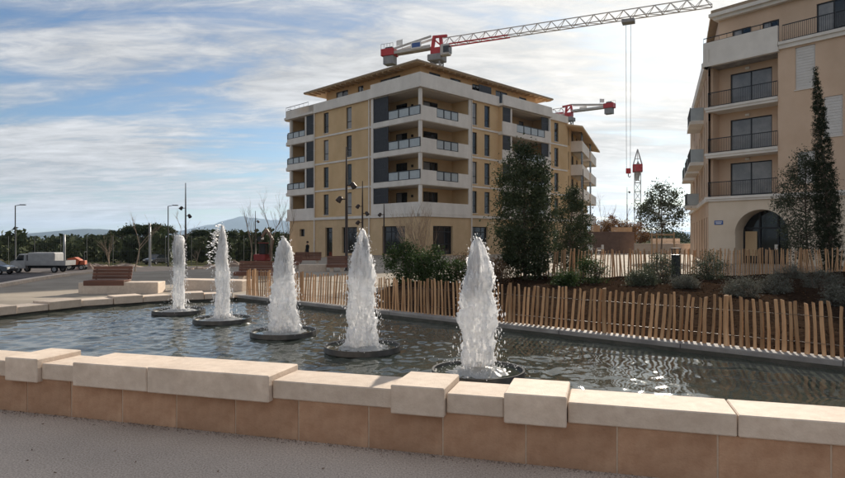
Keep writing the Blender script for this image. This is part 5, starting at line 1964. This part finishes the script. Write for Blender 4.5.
MB().box(-1.2, 2.95, -1.02, 1.02, 0.78, 0.92).box(-1.2, 2.95, -1.05, -1.0, 0.92, 1.3).box(-1.2, 2.95, 1.0, 1.05, 0.92, 1.3).box(2.9, 2.96, -1.0, 1.0, 0.92, 1.3).box(-1.22, -1.16, -1.0, 1.0, 0.92, 2.0).build('flatbed', 'truck_paint', root)
MB().box(-1.1, 1.75, -0.95, 0.95, 0.95, 2.15).build('covered_load', 'tarp', root, bevel=0.12)
MB().box(-2.6, 2.8, -0.4, 0.4, 0.45, 0.75).build('chassis', 'dark_metal', root)
for wx in (-2.1, 1.7):
    for wy in (-0.82, 0.82):
        wheel(root, wx, wy, 0.36, 0.36, 0.24)


def dark_car(label, x, y, rz, m='car_dark'):
    root = thing('parked_car', label, 'car', (x, y, tzf(x, y)), rz, 'cars parked by the road')
    side_profile(MB(), [(-2.1, 0.32), (2.05, 0.32), (2.12, 0.6), (2.0, 0.9), (-1.1, 0.95), (-1.95, 0.82), (-2.12, 0.6)], -0.86, 0.86, 0.05, 0.8).build('body', m, root, bevel=0.05)
    side_profile(MB(), [(-1.15, 0.93), (1.85, 0.93), (1.25, 1.42), (-0.35, 1.45)], -0.78, 0.78, 0.14, 1.2).build('cabin', 'glass', root)
    side_profile(MB(), [(-0.4, 1.44), (1.3, 1.41), (1.25, 1.48), (-0.3, 1.50)], -0.66, 0.66).build('roof', m, root)
    for s in (-0.62, 0.62):
        MB().box(-2.13, -2.0, s - 0.16, s + 0.16, 0.62, 0.76).build('headlight', 'lamp_glass', root)
    for wx in (-1.3, 1.3):
        for wy in (-0.78, 0.78):
            wheel(root, wx, wy, 0.32, 0.32, 0.2)


dark_car('dark car with its headlamp showing, parked ahead of the pale truck', pt(-8, 62), 62, R(180))
dark_car('small dark car parked by the tall pale steel pole', pt(156.5, 92), 92, R(80))

# orange site dumper
x, y = pt(74.5, 71), 71
root = thing('site_dumper', 'small orange site dumper beside the pale truck', 'dumper', (x, y, tzf(x, y)), R(10))
side_profile(MB(), [(-0.75, 1.0), (-0.15, 0.55), (0.55, 0.62), (0.75, 1.15), (0.2, 1.5), (-0.5, 1.35)], -0.6, 0.6).build('skip', 'orange', root, bevel=0.03)
MB().box(-0.7, 1.3, -0.35, 0.35, 0.35, 0.62).build('chassis', 'dark_metal', root)
MB().box(0.75, 1.25, -0.4, 0.4, 0.6, 1.1).build('engine_cover', 'orange', root, bevel=0.04)
MB().bar((1.2, -0.4, 1.1), (1.2, -0.4, 2.1), 0.06).bar((1.2, 0.4, 1.1), (1.2, 0.4, 2.1), 0.06).bar((1.2, -0.4, 2.1), (1.2, 0.4, 2.1), 0.06).build('roll_bar', 'dark_metal', root)
for wx in (-0.4, 0.95):
    for wy in (-0.5, 0.5):
        wheel(root, wx, wy, 0.32, 0.32, 0.22)

# red mini excavator
x, y = pt(263, 70), 70
root = thing('mini_excavator', 'red mini excavator with raised boom behind the slat bench', 'excavator', (x, y, tzf(x, y)), R(-20))
for s in (-0.55, 0.55):
    side_profile(MB(), [(-0.8, 0.05), (0.8, 0.05), (0.98, 0.22), (0.85, 0.42), (-0.85, 0.42), (-0.98, 0.22)], s - 0.15, s + 0.15).build('track', 'tyre', root)
MB().box(-0.85, 0.75, -0.7, 0.7, 0.5, 1.25).build('body', 'red_paint', root, bevel=0.08)
MB().box(-0.15, 0.75, -0.65, 0.0, 1.25, 2.5).build('cab', 'glass', root, bevel=0.05)
MB().box(-0.2, 0.8, -0.7, 0.05, 2.5, 2.58).build('cab_roof', 'red_paint', root)
MB().bar((0.7, 0.3, 0.9), (1.1, 0.3, 2.9), 0.24, 0.3).bar((1.1, 0.3, 2.9), (0.3, 0.3, 4.1), 0.22, 0.26).build('boom', 'hoarding', root)
MB().bar((0.3, 0.3, 4.1), (-0.4, 0.3, 3.2), 0.18, 0.22).build('dipper_arm', 'hoarding', root)
side_profile(MB(), [(-0.35, 3.3), (-0.75, 3.25), (-0.85, 2.85), (-0.5, 2.7), (-0.25, 2.95)], 0.0, 0.6).build('bucket', 'dark_metal', root)

# rubble heaps along the far side of the road
for i, (px, d, sx, h) in enumerate(((88, 73, 1.7, 0.75), (97, 76, 2.2, 0.6), (196, 66, 2.6, 0.55), (214, 72, 3.0, 0.6), (232, 74, 2.8, 0.9), (125, 79, 2.6, 0.5))):
    x, y = pt(px, d), d
    mb = MB()
    na, nr = 22, 7
    for r in range(nr):
        for k in range(na):
            a = 2 * math.pi * k / na
            f = r / (nr - 1)
            q = Vector((math.cos(a) * f * 3 + i * 9, math.sin(a) * f * 3, i))
            rad = sx * f * (1 + 0.25 * noise.noise(q))
            mb.V.append((rad * math.cos(a), rad * math.sin(a) * 0.7, h * (1 - f ** 1.3) * (1 + 0.5 * noise.noise(q * 2)) - 0.05))
    for r in range(nr - 1):
        for k in range(na):
            mb.F.append((r * na + k, r * na + (k + 1) % na, (r + 1) * na + (k + 1) % na, (r + 1) * na + k))
    o = mb.build('spoil_heap', 'rubble', None, (x, y, tzf(x, y)), smooth=False)
    tag(o, ['spoil heap next to the orange dumper', 'flat spoil heap behind the one by the orange dumper', 'low spoil heap below the lone two headed lamp', 'wide spoil heap between the lone lamp and the excavator',
            'taller spoil heap near the red excavator', 'long low spoil heap in front of the dark trees'][i], 'spoil heap', 'spoil heaps beyond the road')

# ------------------------------------------------------------------ building site between the houses
x0, x1, d = pt(575, 68), pt(634, 68), 68
root = thing('site_hoarding', 'brown ribbed metal hoarding closing the building site between the two houses', 'hoarding', (x0, d, 0))
n = 4
pw = (x1 - x0) / n
for i in range(n):
    mb = MB()
    k = 16
    xs = [i * pw + 0.01 + (pw - 0.02) * j / (4 * k) for j in range(4 * k + 1)]
    for j, x in enumerate(xs):
        y = 0.0 if (j % 4) in (0, 1) else 0.05
        mb.V += [(x, y, -0.05), (x, y, 2.35)]
    for j in range(4 * k):
        mb.F.append((2 * j, 2 * j + 2, 2 * j + 3, 2 * j + 1))
    mb.build('panel', 'hoarding', root)
for i in range(n + 1):
    MB().box(i * pw - 0.05, i * pw + 0.05, 0.06, 0.16, -0.05, 2.4).build('post', 'hoarding', root)
MB().box(0, x1 - x0, -0.02, 0.09, 2.352, 2.42).build('top_rail', 'hoarding', root)
# pale low wall and stacked kerbs to the right of it
root = thing('pale_wall', 'low pale concrete wall running on from the brown hoarding', 'wall', (pt(634.5, 66), 66, 0), R(-3))
for i in range(4):
    MB().box(i * 2.0 + 0.01, i * 2.0 + 1.99, 0, 0.3, -0.05, 1.0).build('wall_panel', 'limestone', root, bevel=0.02)
MB().box(0, 8.0, -0.03, 0.33, 1.003, 1.1).build('coping', 'limestone', root)
root = thing('block_stack', 'stack of pale concrete blocks behind the low pale wall', 'blocks', (pt(652, 71), 71, 0))
for r_ in range(4):
    for c in range(5 - r_ // 2):
        MB().box(c * 0.82, c * 0.82 + 0.8, random.uniform(-.04, .04), 0.5, r_ * 0.42, r_ * 0.42 + 0.4).build('block', 'limestone', root, bevel=0.02)
# timber formwork and pallets above the hoarding
for i, (px, d, w, h, z) in enumerate(((595, 78, 1.1, 0.9, 2.45), (621, 76, 2.6, 0.75, 2.3))):
    x = pt(px, d)
    root = thing('formwork_stack', ['orange timber formwork frame rising over the hoarding', 'stack of yellow formwork boards over the hoarding'][i], 'formwork', (x, d, 0))
    for s in (-1, 1):
        MB().box(s * w * 0.45 - 0.06, s * w * 0.45 + 0.06, -0.06, 0.06, 0, z + h).build('prop', 'timber', root)
    for k in range(4):
        MB().box(-w / 2, w / 2, -0.3, -0.062, z + k * h / 4 + 0.01, z + (k + 1) * h / 4 - 0.01).build('board', 'timber', root)
# two white chairs
for i, px in enumerate((590, 600)):
    x, d = pt(px, 62), 62
    root = thing('garden_chair', ['white plastic chair by the lamp post at the hoarding', 'white plastic chair turned sideways at the hoarding'][i], 'chair', (x, d, 0), R(160 + 70 * i), 'white chairs by the hoarding')
    MB().box(-0.26, 0.26, -0.25, 0.25, 0.42, 0.47).build('seat', 'plastic_white', root, bevel=0.015)
    MB().box(-0.26, 0.26, 0.24, 0.29, 0.47, 1.0).build('backrest', 'plastic_white', root, bevel=0.015)
    for sx in (-1, 1):
        for sy in (-1, 1):
            MB().bar((sx * 0.22, sy * 0.21, 0.42), (sx * 0.27, sy * 0.26, 0.0), 0.06).build('leg', 'plastic_white', root)
        MB().bar((sx * 0.27, 0.25, 0.68), (sx * 0.27, -0.22, 0.66), 0.06).build('armrest', 'plastic_white', root)


# ------------------------------------------------------------------ person
def person(loc, rz):
    root = thing('person', 'person in dark clothes walking past the ground floor of the corner building', 'person', loc, rz)
    J = [(0, 0, .95, .135), (0, 0, 1.12, .125), (0, 0, 1.32, .15), (0, 0, 1.46, .075), (0, .01, 1.54, .055), (0, .02, 1.60, .085), (0, .015, 1.69, .095), (0, 0, 1.77, .06),
         (-.10, 0, .90, .10), (-.11, .10, .50, .068), (-.11, .02, .10, .045), (-.11, .15, .04, .04),
         (.10, 0, .90, .10), (.11, -.02, .50, .068), (.11, -.20, .11, .045), (.12, -.08, .04, .04),
         (-.19, 0, 1.40, .062), (-.25, -.05, 1.12, .05), (-.24, .06, .88, .035), (-.235, .09, .79, .035),
         (.19, 0, 1.40, .062), (.25, .04, 1.12, .05), (.25, .16, .92, .035), (.245, .21, .85, .035)]
    E = [(0, 1), (1, 2), (2, 3), (3, 4), (4, 5), (5, 6), (6, 7), (0, 8), (8, 9), (9, 10), (10, 11), (0, 12), (12, 13), (13, 14), (14, 15), (2, 16), (16, 17), (17, 18), (18, 19), (2, 20), (20, 21), (21, 22), (22, 23)]
    # fingers and face points are smaller than a pixel at this distance but kept as short chains
    base = len(J)
    for hand, sgn in ((19, -1), (23, 1)):
        hx, hy, hz, _ = J[hand]
        for f in range(4):
            J.append((hx + sgn * 0.0, hy - 0.03 + 0.02 * f, hz - 0.09 + 0.008 * abs(f - 1.5), .009))
            E.append((hand, len(J) - 1))
        J.append((hx - sgn * 0.03, hy + 0.04, hz - 0.03, .01))
        E.append((hand, len(J) - 1))
    J.append((0, .125, 1.655, .014))
    E.append((6, len(J) - 1))
    me = bpy.data.meshes.new('body')
    me.from_pydata([j[:3] for j in J], E, [])
    o = bpy.data.objects.new('body', me)
    COL.objects.link(o)
    o.parent = root
    mod = o.modifiers.new('skin', 'SKIN')
    for i, v in enumerate(me.skin_vertices[0].data):
        v.radius = (J[i][3], J[i][3] * (0.75 if i in (0, 1, 2) else 1))
        v.use_root = i == 0
    mod.use_smooth_shade = True
    o.modifiers.new('sub', 'SUBSURF').levels = 1
    m = bpy.data.materials.new('person_cloth')
    m.use_nodes = True
    t = m.node_tree
    p = t.nodes['Principled BSDF']
    p.inputs['Roughness'].default_value = 0.9
    tc = nd(t, 'ShaderNodeTexCoord')
    sp = nd(t, 'ShaderNodeSeparateXYZ')
    t.links.new(tc.outputs['Object'], sp.inputs[0])
    r = nd(t, 'ShaderNodeValToRGB')
    r.color_ramp.interpolation = 'CONSTANT'
    el = r.color_ramp.elements
    el[0].color = (.01, .01, .01, 1)
    el[1].position = 0.05
    el[1].color = (.014, .015, .022, 1)
    for ps, c in ((0.475, (.012, .012, .014, 1)), (0.745, (.42, .25, .18, 1))):
        e = el.new(ps)
        e.color = c
    dv = nd(t, 'ShaderNodeMath', operation='DIVIDE')
    dv.inputs[1].default_value = 2.0
    t.links.new(sp.outputs[2], dv.inputs[0])
    t.links.new(dv.outputs[0], r.inputs[0])
    t.links.new(r.outputs[0], p.inputs['Base Color'])
    me.materials.append(m)
    mb = MB()
    n = 14
    for i in range(8):
        th = i / 7 * math.pi * 0.62
        for k in range(n):
            a = 2 * math.pi * k / n
            mb.V.append((0.108 * math.sin(th) * math.cos(a), -0.012 + 0.118 * math.sin(th) * math.sin(a), 1.70 + 0.13 * math.cos(th) + (0.05 * math.sin(a) if math.sin(a) > 0 else 0) * math.sin(th)))
    for i in range(7):
        for k in range(n):
            mb.F.append((i * n + k, i * n + (k + 1) % n, (i + 1) * n + (k + 1) % n, (i + 1) * n + k))
    mb.build('hair', 'hair', root, smooth=True)


x, y = pt(307.5, 60), 60
person((x, y, tzf(x, y)), R(60))

# ------------------------------------------------------------------ bare trees on the left and behind
for i, (px, d, top, seed, label) in enumerate((
        (270, 60, 49, 71, 'bare tree with thin forked branches next to the corner building'),
        (250, 66, 40, 72, 'bare tree leaning over the red excavator'),
        (288, 70, 36, 73, 'thin bare tree touching the edge of the corner building'),
        (135, 62, 28, 74, 'bare sapling in front of the dark pines by the stone bench'),
        (108, 66, 16, 75, 'small bare sapling behind the stone bench'),
        (197, 40, -6, 76, 'short bare sapling behind the pool rim'),
        (176, 66, 26, 77, 'bare sapling behind the farthest water jet'),
        (598, 80, 46, 78, 'bare tree at the end of the corner building'),
        (622, 88, 42, 79, 'bare tree behind the brown hoarding'))):
    x = pt(px, d)
    z0 = tzf(x, d)
    H = 1.6 + top * d / 610 - z0
    bare_tree('bare_tree', label, 'tree', (x, d, z0), H * 0.95, seed, 0.07 if H > 4 else 0.03, 'bark_pale', 0.42, 4 if H > 3 else 3, group='bare winter trees')
# brown leaved trees behind the hoarding
for i, (px, d, h, rx) in enumerate(((603, 92, 4.6, 1.5), (613, 96, 5.2, 1.7), (626, 90, 4.4, 1.5), (640, 99, 4.2, 1.6))):
    leafy_tree('oak_tree', ['brown leaved oak by the bare tree at the building end', 'tallest brown leaved oak behind the hoarding', 'brown leaved oak by the slender lamp post', 'brown leaved oak under the distant pointed crane'][i],
               'tree', (pt(px, d), d, 0), h, 1.2, [(0, rx * .6), (.3, rx), (.7, rx * .8), (1, rx * .2)], 2600, 60, 0.32, 0.22, 'leaf_brown', 90 + i, 0.1, group='brown oaks on the building site')

# ------------------------------------------------------------------ woodland and pines far left
rng = np.random.default_rng(5)
Q = []
for i in range(620):
    d = rng.uniform(96, 330)
    px = rng.uniform(-260, 330)
    x = pt(px, d)
    z0 = tzf(x, d)
    H = rng.uniform(3.5, 6.0) * (1 + (d - 96) / 700)
    rx = H * rng.uniform(0.32, 0.5)
    n = int(170 if d < 180 else 110)
    c = rng.normal(size=(n, 3))
    c /= np.linalg.norm(c, axis=1)[:, None]
    c *= rng.uniform(0.55, 1.05, n)[:, None]
    P = np.stack([x + c[:, 0] * rx, d + c[:, 1] * rx, z0 + H * 0.52 + c[:, 2] * H * 0.48], 1)
    Q.append(leaf_quads(P, H * 0.17, rng, 0.8))
for i in range(160):                      # trees beyond the building site
    d = rng.uniform(180, 420)
    x = pt(rng.uniform(560, 760), d)
    H = rng.uniform(3.0, 5.5)
    n = 90
    c = rng.normal(size=(n, 3))
    c /= np.linalg.norm(c, axis=1)[:, None]
    c *= rng.uniform(0.5, 1.05, n)[:, None]
    P = np.stack([x + c[:, 0] * H * .45, d + c[:, 1] * H * .45, H * 0.5 + c[:, 2] * H * 0.5], 1)
    Q.append(leaf_quads(P, H * 0.17, rng, 0.8))
o = np_quads('woodland', np.concatenate(Q), 'leaf_wood')
tag(o, 'dark green mass of distant woodland beyond the road', 'woodland', kind='stuff')


def pine(label, px, d, top, rx, seed):
    rng = np.random.default_rng(seed)
    x = pt(px, d)
    z0 = tzf(x, d)
    H = 1.6 + top * d / 610 - z0
    root = thing('umbrella_pine', label, 'tree', (x, d, z0), 0, 'umbrella pines beyond the road')
    m = MB()
    m.tube([(0, 0, -0.2), (0.1, 0, H * 0.4), (0, 0.1, H * 0.75)], [0.28, 0.22, 0.12], 8)
    C = []
    for k in range(34):
        a = rng.uniform(0, 6.28)
        r = rx * math.sqrt(rng.uniform(0.02, 1))
        C.append((r * math.cos(a), r * math.sin(a), H * 0.74 + (H * 0.2) * math.sqrt(max(0, 1 - (r / rx) ** 2)) * rng.uniform(0.5, 1)))
    for c in C[::4]:
        m.tube([(0, 0.05, H * 0.55), (c[0] * .5, c[1] * .5, H * 0.66), c], [0.08, 0.06, 0.02], 5)
    m.build('trunk', 'bark', root, smooth=True)
    C = np.array(C)
    idx = rng.integers(0, len(C), 2600)
    P = C[idx] + rng.normal(size=(2600, 3)) * np.array([rx * .14, rx * .14, rx * 0.10])
    np_quads('crown', leaf_quads(P, 0.42, rng, 0.5), 'leaf_wood', root)


for a in (('broad umbrella pine, the roundest crown above the woodland', 136, 118, 14.5, 3.0, 1), ('umbrella pine just beside the roundest crowned one', 121, 128, 11, 2.3, 2), ('dark tall pine behind the tall pale steel pole', 153, 120, 16, 2.6, 3),
          ('dark pine joined to the one behind the tall steel pole', 161, 126, 15, 2.6, 4), ('pine standing right of the lone two headed lamp', 203, 130, 10, 3.0, 5), ('low pine below the shoulder of the blue peak', 228, 140, 9, 3.4, 6), ('pine closing the gap before the corner building', 280, 130, 7, 3.0, 7)):
    pine(*a)

# ------------------------------------------------------------------ air
o = MB().box(-14950, 14950, -3950, 14950, -9.5, 420).build('haze', None)
hm = bpy.data.materials.new('haze')
hm.use_nodes = True
ht = hm.node_tree
ht.nodes.clear()
ho = nd(ht, 'ShaderNodeOutputMaterial')
hv = nd(ht, 'ShaderNodeVolumePrincipled')
hv.inputs['Color'].default_value = (0.55, 0.74, 1.0, 1)
hv.inputs['Density'].default_value = 0.00006
hv.inputs['Anisotropy'].default_value = 0.3
ht.links.new(hv.outputs[0], ho.inputs['Volume'])
o.data.materials.append(hm)
tag(o, 'thin pale haze in the distant air', 'haze', kind='stuff')
